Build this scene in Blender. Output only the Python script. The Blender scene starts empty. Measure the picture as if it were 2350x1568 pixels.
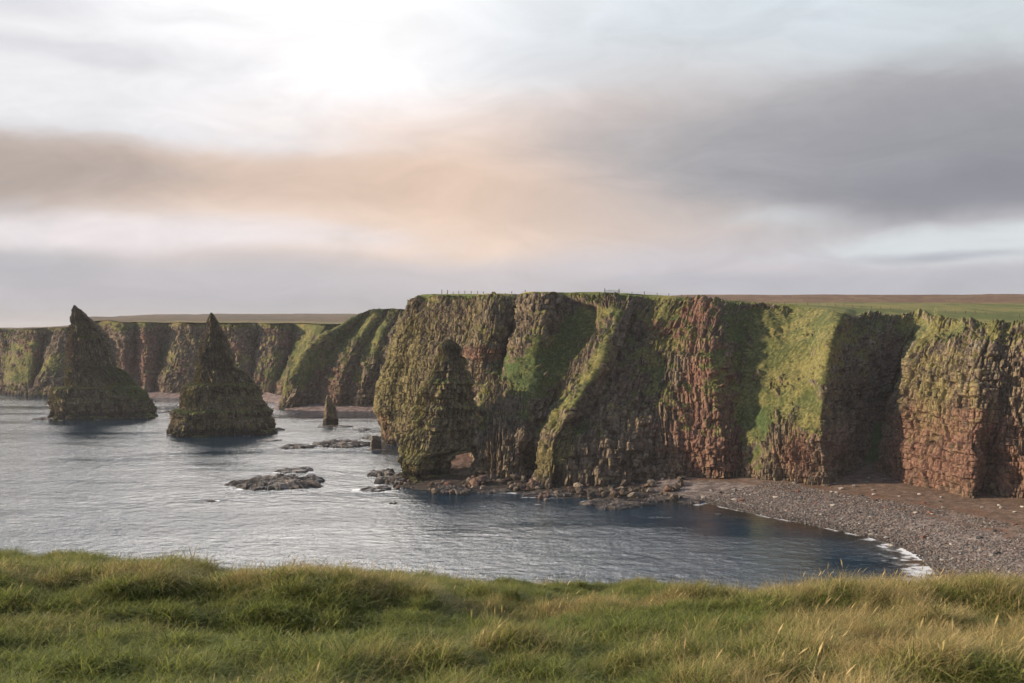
import bpy, math, random
import numpy as np
from mathutils import Vector
R = math.radians
rng = np.random.default_rng(7)
random.seed(7)
sc = bpy.context.scene
COL = sc.collection

# ------------------------------------------------------------------ camera
EYE = 46.0; F = 2285.0; CX = 1175.0; HY = 756.0        # eye height, focal length and horizon on a 2350 px wide frame
cam = bpy.data.objects.new('camera', bpy.data.cameras.new('camera'))
COL.objects.link(cam); sc.camera = cam
cam.location = (0, 0, EYE); cam.rotation_euler = (R(90), 0, 0)
cam.data.sensor_width = 36; cam.data.lens = 36*F/2350
cam.data.shift_y = -(784-HY)/2350
cam.data.clip_start = 0.3; cam.data.clip_end = 20000
cam.data.dof.use_dof = True; cam.data.dof.focus_distance = 320; cam.data.dof.aperture_fstop = 7

# ------------------------------------------------------------------ sun, exposure
SUN_AZ = R(-91); SUN_EL = R(20)                         # to the left of the view, low
sun = bpy.data.objects.new('sun', bpy.data.lights.new('sun', 'SUN')); COL.objects.link(sun)
sd = Vector((math.sin(SUN_AZ)*math.cos(SUN_EL), math.cos(SUN_AZ)*math.cos(SUN_EL), math.sin(SUN_EL)))
sun.rotation_euler = sd.to_track_quat('Z', 'Y').to_euler()
sun.data.energy = 5.0; sun.data.angle = R(3); sun.data.color = (1.0, 0.80, 0.56)
sc.view_settings.view_transform = 'Standard'; sc.view_settings.look = 'None'
sc.view_settings.exposure = 0.25; sc.view_settings.gamma = 1.0
sc.view_settings.use_curve_mapping = False

# ------------------------------------------------------------------ node helpers
class NT:
    def __init__(s, tree): s.t = tree; s.n = tree.nodes; s.l = tree.links
    def new(s, kind, **kw):
        n = s.n.new(kind)
        for k, v in kw.items(): setattr(n, k, v)
        return n
    def put(s, sock, v):
        if v is None: return
        if hasattr(v, 'is_output') or isinstance(v, bpy.types.NodeSocket): s.l.new(v, sock)
        else: sock.default_value = v
    def math(s, op, a, b=None, c=None, clamp=False):
        n = s.new('ShaderNodeMath', operation=op, use_clamp=clamp)
        s.put(n.inputs[0], a); s.put(n.inputs[1], b); s.put(n.inputs[2], c); return n.outputs[0]
    def mix(s, f, a, b, blend='MIX'):
        n = s.new('ShaderNodeMix', data_type='RGBA', blend_type=blend)
        s.put(n.inputs[0], f)
        for k, v in ((6, a), (7, b)):
            if isinstance(v, tuple) and len(v) == 3: v = v+(1,)
            s.put(n.inputs[k], v)
        return n.outputs[2]
    def noise(s, vec, scale, detail=4, rough=.55, dist=0.0):
        n = s.new('ShaderNodeTexNoise'); s.put(n.inputs['Vector'], vec)
        n.inputs['Scale'].default_value = scale; n.inputs['Detail'].default_value = detail
        n.inputs['Roughness'].default_value = rough; n.inputs['Distortion'].default_value = dist
        return n.outputs[0]
    def ramp(s, v, a, b, lo=0.0, hi=1.0, smooth=True):
        n = s.new('ShaderNodeMapRange', interpolation_type='SMOOTHSTEP' if smooth else 'LINEAR')
        s.put(n.inputs[0], v)
        for i, x in enumerate((a, b, lo, hi)): n.inputs[i+1].default_value = x
        return n.outputs[0]
    def comb(s, x, y, z):
        n = s.new('ShaderNodeCombineXYZ')
        for i, v in enumerate((x, y, z)): s.put(n.inputs[i], v)
        return n.outputs[0]
def srgb(*c):
    return tuple(((v/255)/12.92 if v/255 <= .04045 else ((v/255+.055)/1.055)**2.4) for v in c)

# ------------------------------------------------------------------ sky: NISHITA daylight behind layered cloud
w = bpy.data.worlds.new('World'); sc.world = w; w.use_nodes = True
T = NT(w.node_tree); T.n.clear()
tc = T.new('ShaderNodeTexCoord'); sep = T.new('ShaderNodeSeparateXYZ'); T.l.new(tc.outputs['Generated'], sep.inputs[0])
X, Y, Z = sep.outputs
az = T.math('ARCTAN2', X, Y); el = T.math('ARCSINE', Z)
stretch = T.comb(T.math('MULTIPLY', az, 1.0), T.math('MULTIPLY', el, 2.8), 0.0)
sn = T.new('ShaderNodeTexNoise'); T.put(sn.inputs['Vector'], stretch); sn.inputs['Scale'].default_value = 2.6
sn.inputs['Detail'].default_value = 5; sn.inputs['Roughness'].default_value = .48
sx = T.new('ShaderNodeSeparateColor'); T.l.new(sn.outputs['Color'], sx.inputs[0])
waz = T.math('ADD', az, T.math('MULTIPLY', T.math('SUBTRACT', sx.outputs[0], .5), .15))
wel = T.math('ADD', el, T.math('MULTIPLY', T.math('SUBTRACT', sx.outputs[1], .5), .06))
wisp = T.noise(T.comb(T.math('MULTIPLY', waz, 1.0), T.math('MULTIPLY', wel, 3.2), 2.0), 6.5, 9, .62, .9)
def blob(px, py, rx, ry, amt, soft=1.0, rag=0.0):
    u0 = math.atan((px-CX)/F); v0 = math.atan((HY-py)/F)
    a = T.math('DIVIDE', T.math('SUBTRACT', waz, u0), rx/F)
    b = T.math('DIVIDE', T.math('SUBTRACT', wel, v0), ry/F)
    r = T.math('SQRT', T.math('ADD', T.math('MULTIPLY', a, a), T.math('MULTIPLY', b, b)))
    if rag: r = T.math('ADD', r, T.math('MULTIPLY', T.math('SUBTRACT', wisp, .5), rag))
    return T.ramp(r, 1+soft*.5, 1-soft*.5, 0, amt)
sky = T.new('ShaderNodeTexSky', sky_type='NISHITA'); sky.sun_disc = False
sky.sun_elevation = SUN_EL; sky.sun_rotation = SUN_AZ
ns = T.mix(1.0, sky.outputs[0], (.10, .10, .10), 'MULTIPLY')
# broad overcast by elevation
cr = T.new('ShaderNodeValToRGB'); T.put(cr.inputs[0], T.math('DIVIDE', wel, .9, clamp=True))
els = cr.color_ramp.elements
stops = [(0, srgb(190, 182, 184)), (.03, srgb(184, 180, 186)), (.10, srgb(206, 203, 208)), (.2, srgb(214, 212, 216)),
         (.32, srgb(210, 215, 221)), (.5, srgb(188, 198, 214)), (1, srgb(140, 160, 196))]
els[0].position, els[0].color = stops[0][0], stops[0][1]+(1,)
els[1].position, els[1].color = stops[-1][0], stops[-1][1]+(1,)
for p_, c_ in stops[1:-1]:
    e = els.new(p_); e.color = c_+(1,)
col = T.mix(.90, ns, cr.outputs[0])
col = T.mix(T.ramp(wisp, .35, .75, 0, .42), col, srgb(186, 190, 198))
def lay(col, c, *a, **k): return T.mix(blob(*a, **k), col, c)
def glow(col, c, px, py, rx, ry):                                               # sun glow through the cloud, plus one added above the view
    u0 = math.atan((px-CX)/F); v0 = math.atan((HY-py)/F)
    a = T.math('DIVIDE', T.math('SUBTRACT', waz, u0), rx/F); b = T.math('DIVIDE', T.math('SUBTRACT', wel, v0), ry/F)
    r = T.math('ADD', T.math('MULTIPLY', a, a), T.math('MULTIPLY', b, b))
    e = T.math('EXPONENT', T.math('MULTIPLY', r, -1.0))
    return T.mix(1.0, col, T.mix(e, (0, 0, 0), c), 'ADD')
col = lay(col, srgb(241, 240, 243), 420, 200, 1050, 190, .92, 1.5, .7)         # bright veil
col = lay(col, srgb(192, 195, 206), 40, 0, 430, 75, .85, 1.3, 1.3)             # grey wisps top left
col = lay(col, srgb(214, 215, 221), 170, 165, 330, 30, .8, 1.5, 1.6)
col = lay(col, srgb(222, 223, 228), 560, 60, 260, 30, .6, 1.5, 1.6)
col = glow(col, (.20, .185, .17), 800, 190, 330, 130)
col = glow(col, (13.0, 12.0, 10.8), 640, -470, 700, 225)  # unseen strong glow above the frame, added to brighten the sea's reflections
col = lay(col, srgb(216, 226, 232), 1850, 70, 640, 130, .75, 1.5, .8)
col = lay(col, srgb(203, 212, 216), 2380, 110, 260, 120, .6, 1.5, 1.0)
col = lay(col, srgb(246, 232, 226), 1130, 300, 520, 70, .75, 1.6, .9)
col = lay(col, srgb(244, 220, 202), 950, 510, 640, 120, .85, 1.4, .8)
col = lay(col, srgb(220, 196, 180), 520, 435, 900, 62, .9, 1.0, .9)            # beige band
col = lay(col, srgb(234, 206, 186), 1180, 420, 340, 140, .75, 1.6, .6)
col = lay(col, srgb(178, 166, 160), -60, 440, 400, 66, .95, 1.3, .9)
col = lay(col, srgb(238, 230, 232), 330, 552, 480, 32, .9, 1.2, 1.4)
col = lay(col, srgb(188, 186, 193), 250, 655, 900, 58, .85, 1.4, .9)          # grey low bank
col = lay(col, srgb(206, 200, 204), 1150, 640, 560, 40, .6, 1.4, 1.2)
# big grey cloud on the right
col = lay(col, srgb(196, 185, 182), 1560, 370, 330, 190, .8, 1.5, .6)
col = lay(col, srgb(172, 171, 175), 2060, 355, 620, 160, .96, .8, .55)
col = lay(col, srgb(148, 149, 158), 2330, 385, 560, 120, .85, 1.2, .6)
col = lay(col, srgb(136, 137, 148), 2420, 470, 420, 50, .7, 1.2, .8)
col = lay(col, srgb(203, 200, 207), 1780, 600, 480, 48, .75, 1.3, 1.1)
col = lay(col, srgb(208, 213, 217), 1800, 512, 130, 16, .55, 1.8, 2.2)
col = lay(col, srgb(218, 226, 229), 2230, 575, 330, 32, .9, 1.1, 1.6)
col = lay(col, srgb(176, 179, 190), 2150, 592, 170, 10, .8, 1.4, 1.6)
col = lay(col, srgb(182, 184, 194), 2200, 655, 700, 34, .8, 1.2, 1.2)
fine = T.noise(T.comb(T.math('MULTIPLY', waz, 1.0), T.math('MULTIPLY', wel, 2.6), 7.0), 9.0, 8, .6, .8)
fmul = T.ramp(fine, .25, .75, .90, 1.08, False)
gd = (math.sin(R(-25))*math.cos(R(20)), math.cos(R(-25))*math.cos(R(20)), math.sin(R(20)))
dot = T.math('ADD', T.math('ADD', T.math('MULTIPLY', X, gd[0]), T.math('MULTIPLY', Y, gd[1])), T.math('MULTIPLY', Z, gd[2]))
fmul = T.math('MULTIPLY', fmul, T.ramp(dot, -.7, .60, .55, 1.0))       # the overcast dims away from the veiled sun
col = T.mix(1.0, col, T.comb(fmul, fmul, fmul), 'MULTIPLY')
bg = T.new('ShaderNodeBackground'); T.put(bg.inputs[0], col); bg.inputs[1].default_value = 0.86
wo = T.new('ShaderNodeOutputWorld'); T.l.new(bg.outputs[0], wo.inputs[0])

# ------------------------------------------------------------------ numpy noise
def _h(ix, iy, iz, s):
    n = (ix.astype(np.int64)*374761393 + iy.astype(np.int64)*668265263 + iz.astype(np.int64)*2147483647 + s*974711) & 0xffffffff
    n = ((n ^ (n >> 13))*1274126177) & 0xffffffff
    n = ((n ^ (n >> 16))*2246822519) & 0xffffffff
    n ^= n >> 15
    return (n & 0xffffff).astype(np.float32)/np.float32(0xffffff)
def vn(x, y, z, s=0):
    x, y, z = np.broadcast_arrays(np.asarray(x, np.float32), np.asarray(y, np.float32), np.asarray(z, np.float32))
    fx, fy, fz = np.floor(x), np.floor(y), np.floor(z)
    tx, ty, tz = x-fx, y-fy, z-fz
    tx = tx*tx*(3-2*tx); ty = ty*ty*(3-2*ty); tz = tz*tz*(3-2*tz)
    ix, iy, iz = fx.astype(np.int64), fy.astype(np.int64), fz.astype(np.int64)
    def L(a, b, t): return a+(b-a)*t
    c = [[[_h(ix+i, iy+j, iz+k, s) for k in (0, 1)] for j in (0, 1)] for i in (0, 1)]
    r = L(L(L(c[0][0][0], c[1][0][0], tx), L(c[0][1][0], c[1][1][0], tx), ty),
          L(L(c[0][0][1], c[1][0][1], tx), L(c[0][1][1], c[1][1][1], tx), ty), tz)
    return r*2-1
def fbm(x, y, z, o=4, s=0, g=.5):
    t = 0; a = 1; n = 0
    for i in range(o):
        t = t+a*vn(x, y, z, s+i*31); n += a; a *= g
        x = x*2.03+5.1; y = y*2.03+1.7; z = z*2.03+9.2
    return t/n
def ridge(x, y, z, o=3, s=0):
    t = 0; a = 1; n = 0
    for i in range(o):
        t = t+a*(1-2*np.abs(vn(x, y, z, s+i*17))); n += a; a *= .5
        x = x*2.1+3.3; y = y*2.1+7.7; z = z*2.1+1.1
    return t/n
def sstep(a, b, x):
    t = np.clip((x-a)/(b-a), 0, 1); return t*t*(3-2*t)
def blocks(u, z, bw, bh, s):
    """beds and joints: random value of each block and closeness to its edges"""
    pu = u/(bw*3.3)+.5*vn(u*0+z/(bh*3), u/(bw*5), 0*u, s+21)
    pk = np.floor(pu); ph = _h(pk, 0*pk, 0*pk, s+12); pe = np.minimum(pu-pk, 1-pu+pk)*bw*3.3
    zz = z/(bh*(.7+.6*ph))+ph*11; zz = zz+.42*vn(zz*.9, pk*1.7, 0*zz, s+5)
    k = np.floor(zz); fz = zz-k
    hk = _h(k, pk, 0*k, s)
    wk = bw*(.55+.9*hk)
    uu = u/wk+hk*37; uu = uu+.22*vn(uu*.8, z/bh*.5, 0*uu, s+9)
    c = np.floor(uu); fu = uu-c
    r = _h(c, k, pk, s+3)*2-1
    tilt = (_h(c, k, pk, s+41)-.5)*2.4*(fu-.5)+(_h(c, k, pk, s+43)-.5)*1.7*(fz-.5)      # each block face leans its own way
    wz = .6+2.2*_h(k, pk, 0*k, s+31)              # many bedding joints are closed
    crack = np.minimum(np.minimum(np.minimum(fu, 1-fu)*wk, pe), np.minimum(fz, 1-fz)*bh*wz)
    return r, crack, (hk*2-1), tilt
def W(px, py, d):
    """point seen at (px, py) of the photograph, d metres ahead"""
    return np.array([(px-CX)/F*d, d, EYE-(py-HY)/F*d])
def shore_d(py, z=0.0): return F*(EYE-z)/(py-HY)

# ------------------------------------------------------------------ mesh helpers
def tag(o, label=None, cat=None, group=None, kind=None):
    for k, v in (('label', label), ('category', cat), ('group', group), ('kind', kind)):
        if v: o[k] = v
    return o
def raw_mesh(name, V, Fq, mats=(), smooth=False, cols=None, attrs=None):
    """V (n,3); Fq (m,k) faces of one size; or a list of such arrays"""
    me = bpy.data.meshes.new(name)
    Fl = Fq if isinstance(Fq, list) else [Fq]
    V = np.asarray(V, np.float32)
    idx = np.concatenate([f.reshape(-1) for f in Fl]).astype(np.int32)
    tot = np.concatenate([np.full(len(f), f.shape[1], np.int32) for f in Fl])
    st = np.concatenate([[0], np.cumsum(tot)[:-1]]).astype(np.int32)
    me.vertices.add(len(V)); me.vertices.foreach_set('co', V.reshape(-1))
    me.loops.add(len(idx)); me.loops.foreach_set('vertex_index', idx)
    me.polygons.add(len(tot)); me.polygons.foreach_set('loop_start', st); me.polygons.foreach_set('loop_total', tot)
    me.update(calc_edges=True)
    me.polygons.foreach_set('use_smooth', np.full(len(tot), smooth))
    if cols is not None:
        c = np.ones((len(V), 4), np.float32); c[:, :3] = cols
        a = me.attributes.new('Col', 'FLOAT_COLOR', 'POINT'); a.data.foreach_set('color', c.reshape(-1))
    for k, v in (attrs or {}).items():
        a = me.attributes.new(k, 'FLOAT', 'POINT'); a.data.foreach_set('value', np.asarray(v, np.float32).reshape(-1))
    for m in mats: me.materials.append(m)
    return me
def link(name, me, parent=None, loc=None):
    o = bpy.data.objects.new(name, me); COL.objects.link(o)
    if parent: o.parent = parent
    if loc is not None: o.location = loc
    return o
def grid_faces(n, m, wrap=False):
    i = np.arange(n if wrap else n-1)[:, None]; j = np.arange(m-1)[None, :]
    i2 = (i+1) % n
    return np.stack([i*m+j+0*i, i2*m+j, i2*m+j+1, i*m+j+1+0*i], -1).reshape(-1, 4)
def grid_normals(P, wrap=False):
    if wrap:
        du = np.roll(P, -1, 0)-np.roll(P, 1, 0)
    else: du = np.gradient(P, axis=0)
    dv = np.gradient(P, axis=1)
    n = np.cross(du, dv); return n/(np.linalg.norm(n, axis=-1, keepdims=True)+1e-9)
def blur(a, k, axis):
    if k < 1: return a
    p = [(0, 0)]*a.ndim; p[axis] = (k, k)
    b = np.cumsum(np.pad(a, p, mode='edge'), axis=axis, dtype=np.float64)
    s1 = [slice(None)]*a.ndim; s2 = list(s1)
    z = np.zeros_like(np.take(b, [0], axis)); b = np.concatenate([z, b], axis)
    s1[axis] = slice(2*k+1, None); s2[axis] = slice(0, -(2*k+1))
    return ((b[tuple(s1)]-b[tuple(s2)])/(2*k+1)).astype(np.float32)
def resample(C, counts, tens=.35):
    """C (n,...) control rows -> dense rows, catmull-rom with tension"""
    out = []
    n = len(C)
    for i in range(n-1):
        p0, p1, p2, p3 = C[max(i-1, 0)], C[i], C[i+1], C[min(i+2, n-1)]
        m1 = (p2-p0)*tens; m2 = (p3-p1)*tens
        k = counts[i]
        t = (np.arange(k)/k).reshape((-1,)+(1,)*(C.ndim-1))
        t2 = t*t; t3 = t2*t
        out.append((2*t3-3*t2+1)*p1+(t3-2*t2+t)*m1+(-2*t3+3*t2)*p2+(t3-t2)*m2)
    out.append(C[-1:])
    return np.concatenate(out, 0)

# ------------------------------------------------------------------ materials
def finish(T, base, rough, bump_h=None, dist=.1, strength=.6, spec=.3, normal=None):
    b = T.new('ShaderNodeBsdfPrincipled'); T.put(b.inputs['Base Color'], base); T.put(b.inputs['Roughness'], rough)
    b.inputs['Specular IOR Level'].default_value = spec
    if bump_h is not None:
        bp = T.new('ShaderNodeBump'); bp.inputs['Distance'].default_value = dist; bp.inputs['Strength'].default_value = strength
        T.put(bp.inputs['Height'], bump_h); T.l.new(bp.outputs[0], b.inputs['Normal'])
    o = T.new('ShaderNodeOutputMaterial'); T.l.new(b.outputs[0], o.inputs[0]); return b
def mat(name):
    m = bpy.data.materials.new(name); m.use_nodes = True; t = NT(m.node_tree); t.n.clear(); return m, t
def col_mat(name, s1, s2, dist, amt=.55, rough=.9, spec=.15):
    """colours carried by the mesh, with fine grain and relief on top"""
    m, t = mat(name)
    a = t.new('ShaderNodeAttribute', attribute_name='Col')
    g = t.new('ShaderNodeNewGeometry')
    n1 = t.noise(g.outputs['Position'], s1, 6, .65); n2 = t.noise(g.outputs['Position'], s2, 3, .6)
    f = t.math('ADD', t.ramp(n1, .28, .72, 1-amt, 1+amt, False), t.ramp(n2, .3, .7, -.25*amt, .25*amt, False))
    c = t.mix(1.0, a.outputs['Color'], t.comb(f, f, f), 'MULTIPLY')
    finish(t, c, rough, t.math('ADD', n1, t.math('MULTIPLY', n2, .4)), dist, .8, spec); return m
M_ROCK = col_mat('weathered_sandstone', 1.1, 5.0, .35)
M_FAR = col_mat('distant_sandstone', .6, 2.2, .6)
M_SHINGLE = col_mat('shingle', 1.9, 7.0, .25, .6, .85, .2)
M_SKERRY = col_mat('wet_rock', 1.3, 6.0, .25, .5, .45, .4)
M_TURF = col_mat('turf', 6, 40, .05, .4)
def plain(name, c, var=.25, scale=8, rough=.8, dist=.02):
    m, t = mat(name); g = t.new('ShaderNodeNewGeometry')
    n = t.noise(g.outputs['Position'], scale, 4)
    a = tuple(v*(1-var) for v in c); b = tuple(min(1, v*(1+var)) for v in c)
    finish(t, t.mix(n, a, b), rough, n, dist); return m
M_WOOD = plain('weathered_wood', (.13, .10, .075)); M_WIRE = plain('rusty_wire', (.12, .10, .09))

# ------------------------------------------------------------------ colours of rock and grass (real surface colours)
GREY = np.array([.25, .195, .14]); DARK = np.array([.098, .080, .062]); PALE = np.array([.36, .32, .245])
RED = np.array([.30, .165, .125]); LICH = np.array([.27, .235, .095]); BLK = np.array([.022, .021, .02])
G1 = np.array([.085, .100, .035]); G2 = np.array([.180, .165, .062]); G3 = np.array([.062, .095, .034]); STRAW = np.array([.30, .23, .10])
HEATH = np.array([.13, .07, .04])
def paint(px, py, spots):
    """soft spots given where they sit on the cliff"""
    t = np.zeros(px.shape, np.float32)
    for (x, y, rx, ry, a, s) in spots:      # s: shear of x with y
        dx = (px-x-s*(py-y))/rx; dy = (py-y)/ry
        t += a*np.exp(-(dx*dx+dy*dy))
    return t
def lerp(a, b, t): return a+(b-a)*t[..., None]
def colour(P, N, crack, hk, rr, red, grass_bias, lich_bias, wet_z=1.6, bright=None, seed=0, gthr=.62, scale=1.0):
    x, y, z = P[..., 0]/scale, P[..., 1]/scale, P[..., 2]
    n1 = fbm(x*.09, y*.09, z*.12, 4, 11+seed); n2 = fbm(x*.5, y*.5, z*.35, 4, 23+seed); n3 = fbm(x*1.7, y*1.7, z*1.7, 2, 37+seed)
    c = lerp(np.broadcast_to(DARK, P.shape).astype(np.float32), GREY, sstep(-.5, .35, n2+.25*rr))
    c = lerp(c, PALE, .75*sstep(.1, .7, n1*.6+n3*.5+.35*rr))
    rm = sstep(.05, .80, red+.12+.35*n1+.12*hk+.3*n2-.08)
    c = lerp(c, RED*(.8+.35*n3[..., None]), .85*rm)
    lm = sstep(.2, .7, lich_bias+.6*n2+.35*n3+.25*rr)
    c = lerp(c, LICH*(.9+.3*n3[..., None]), .75*lm*(1-.5*rm))
    c = c*(1-.35*np.exp(-crack/.12))[..., None]
    gm = N[..., 2]+grass_bias+.50*n2+.22*n1+.22*n3
    gm = sstep(gthr-.12, gthr+.10, gm)
    gc = lerp(np.broadcast_to(G1, P.shape).astype(np.float32), G2, sstep(-.3, .45, n1+.55*n3+.5*n2))
    if bright is not None: gc = lerp(gc, G3, np.clip(bright, 0, 1))
    gc = gc*(1+.35*n3[..., None])
    c = lerp(c, gc, gm)
    wet = sstep(wet_z+1.6, wet_z-.8, z+.8*n2)
    c = lerp(c, BLK*1.6, .8*wet*(1-gm))
    return np.clip(c, .008, .8), gm

def relief(P, N, u, amp=1.0, seed=0, slant=0.0, vert=1.0, soft=None, sc=1.0):
    """mid and small scale rock relief along the normal; returns offset and block data"""
    x, y, z = P[..., 0]/sc, P[..., 1]/sc, P[..., 2]/sc; u = u/sc
    us = u+slant*z
    d = 1.9*ridge(us/17, z/70, 0*z, 3, 3+seed)*vert
    d = d+.5*ridge(us/6.0+.35*fbm(x/8, y/8, z/8, 2, seed), z/26, 0*z, 2, 41+seed)*vert
    d = d+1.5*fbm(x/11, y/11, z/9, 3, 51+seed)+1.3*ridge((u+.75*z)/13+.4*vn(x/9, y/9, z/9, 14), z/40, 0*z, 3, 57+seed)*vert
    beds = vn(z/2.6+.25*fbm(x/20, y/20, z/20, 2, 5), u/45, 0*z, 61+seed)
    d = d+.38*np.sign(beds)*np.abs(beds)**.5+.18*ridge(us/2.3+.5*vn(x/5, y/5, z/6, 4), z/15, 0*z, 2, 45+seed)*vert
    zt = z+.03*u+.9*fbm(x/16, y/16, z/16, 2, 77+seed)
    r1, c1, hk, t1 = blocks(u+.35*vn(x/5, y/5, z/6, 8), zt, 1.7, 2.7, 71+seed)
    r2, c2, hk2, t2 = blocks(u+.15*vn(x/2, y/2, z/3, 9), zt, .95, 1.05, 83+seed)
    k = 1.0 if soft is None else (1-soft)
    dd = .62*r1+.30*r2+.34*hk+.42*t1+.22*t2-.62*np.exp(-c1/.16)-.32*np.exp(-c2/.14)
    d = d*(1 if soft is None else (1-.35*soft))+dd*k+.09*fbm(x/.9, y/.9, z/.9, 2, 91+seed)*(1 if soft is None else 1+1.6*soft)
    return d*amp*sc, np.minimum(c1, c2*1.3), hk, r1*.6+r2*.4

def rock_wall(name, C, du, dv, nlev, mat_, spots, amp=1.0, seed=0, slant=0.0, gthr=.62, sc=1.0, lich=0.0, redb=0.0,
              wetz=1.6, field=None, grassb=0.0):
    """lofted cliff: C (columns, levels, 3); the first nlev levels are the face, the rest the land behind it"""
    C = np.asarray(C, np.float64)
    L = np.linalg.norm(np.diff(C[:, 1:nlev-1], axis=0), axis=-1).max(1)
    counts = np.maximum(2, np.round(L/du)).astype(int)
    D = resample(C, counts)
    Hh = np.linalg.norm(np.diff(C[:, :nlev], axis=1), axis=-1).mean(0)
    vc = list(np.maximum(2, np.round(Hh/dv)).astype(int))
    extra = C.shape[1]-nlev
    ec = [26, 30, 30, 30, 12][:extra]
    D = np.swapaxes(resample(np.swapaxes(D, 0, 1), vc+ec, .42), 0, 1)
    ncl = sum(vc)
    Pm = D.astype(np.float32)
    ub = np.concatenate([[0], np.cumsum(np.linalg.norm(np.diff(Pm[:, ncl//2], axis=0), axis=-1))])
    u = np.broadcast_to(ub[:, None], Pm.shape[:2]).astype(np.float32)
    N = grid_normals(Pm)
    N = blur(blur(N, 5, 0), 5, 1); N /= np.linalg.norm(N, axis=-1, keepdims=True)+1e-9
    if N[len(N)//2, ncl//2, 1] > 0: N = -N
    px = CX+Pm[..., 0]/Pm[..., 1]*F; py = HY+(EYE-Pm[..., 2])/Pm[..., 1]*F
    gp = paint(px, py, spots.get('grass', [])); rp = paint(px, py, spots.get('red', [])); bp_ = paint(px, py, spots.get('bright', []))
    lp = paint(px, py, spots.get('lichen', [])); hole = paint(px, py, spots.get('recess', []))
    wob = .35*fbm(px/38, py/38, 0*px, 3, 5+seed)
    brk_ = np.clip(.95+1.1*fbm(px/16, py/16, 0*px, 4, 15+seed), 0, 1.6); gp = gp*brk_; bp_ = bp_*brk_; rp = rp*(.4+.6*brk_)
    soft = sstep(.25, .75, gp+bp_+wob)
    off, crack, hk, rr = relief(Pm, N, u, amp, seed, slant, 1.0, soft, sc)
    off = off-hole*1.0
    t = np.arange(Pm.shape[1])[None, :]
    fade = sstep(ncl+4, ncl-10, t.astype(np.float32))
    tuft = 3.0*np.maximum(0, fbm(Pm[..., 0]/70, Pm[..., 1]/200, 0*px, 3, 113))*sstep(800, 1200, Pm[..., 1])+.12*fbm(Pm[..., 0]/3, Pm[..., 1]/3, 0*px, 2, 12)+.5*fbm(Pm[..., 0]/30, Pm[..., 1]/30, 0*px, 2, 13)*sstep(ncl, ncl+40, t)
    Q = Pm+N*(off*fade)[..., None]
    Q[..., 2] += tuft*(1-fade)
    # turf lip hanging a little over the edge
    N2 = grid_normals(Q)
    if N2[len(N2)//2, ncl//2, 1] > 0: N2 = -N2
    N2 = blur(blur(N2, 2, 0), 2, 1)
    rimg = sstep(ncl-13, ncl-1, t.astype(np.float32)+9*fbm(u/7, u*0, u*0, 3, 99+seed))
    c, gm = colour(Q, N2, crack, hk, rr, rp+redb, grassb+.75*gp+.7*bp_+.9*rimg+wob*.5, lp+lich, wetz, bp_, seed, gthr, sc)
    if field is not None: c = field(Q, c, (1-fade), px, py)
    me = raw_mesh(name, Q.reshape(-1, 3), grid_faces(*Q.shape[:2]), [mat_], False, c.reshape(-1, 3))
    o = link(name, me)
    tag(o, kind='structure')
    return o, Q, ncl

# ------------------------------------------------------------------ main cliff, from the far promontory round to the right headland
PYL = [None, 1015, 930, 845, 765]
def column(zb, pts, rim, pys=None, far=None):
    """pts: five (px, d) from the foot up; rim (px, py, d)"""
    out = []
    for i, (px, d) in enumerate(pts):
        if i == 0: out.append([(px-CX)/F*d, d, zb])
        else: out.append(W(px, (pys or PYL)[i], d))
    p = W(*rim); out.append(p)
    fx = rim[0] if far is None else far[0]
    zr = p[2]
    fl = (far[1:] if far else None)
    k = float(np.interp(rim[0], [1400, 1560], [0, 1]))
    rows = [(14, zr+.3)]
    out.append([(fx-CX)/F*(rim[2]+14), rim[2]+14, zr+.4])
    z7 = (1-k)*(zr+.2)+k*(EYE+(HY-(700+max(0, rim[0]-1900)*.012))/F*450)
    z8 = (1-k)*(zr+1)+k*(EYE+(HY-694)/F*640)
    z9 = (1-k)*(EYE+(HY-700)/F*1300)+k*(EYE+(HY-684)/F*1300)
    for d, z in ((450, z7), (640, z8), (1300, z9), (3500, z9+8)):
        d = max(d, rim[2]+30) if d == 450 else d
        out.append([(fx-CX)/F*d, d, z])
    return out
PA = [None, 975, 925, 848, 765]; PC = [None, 1045, 965, 880, 805]
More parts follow.
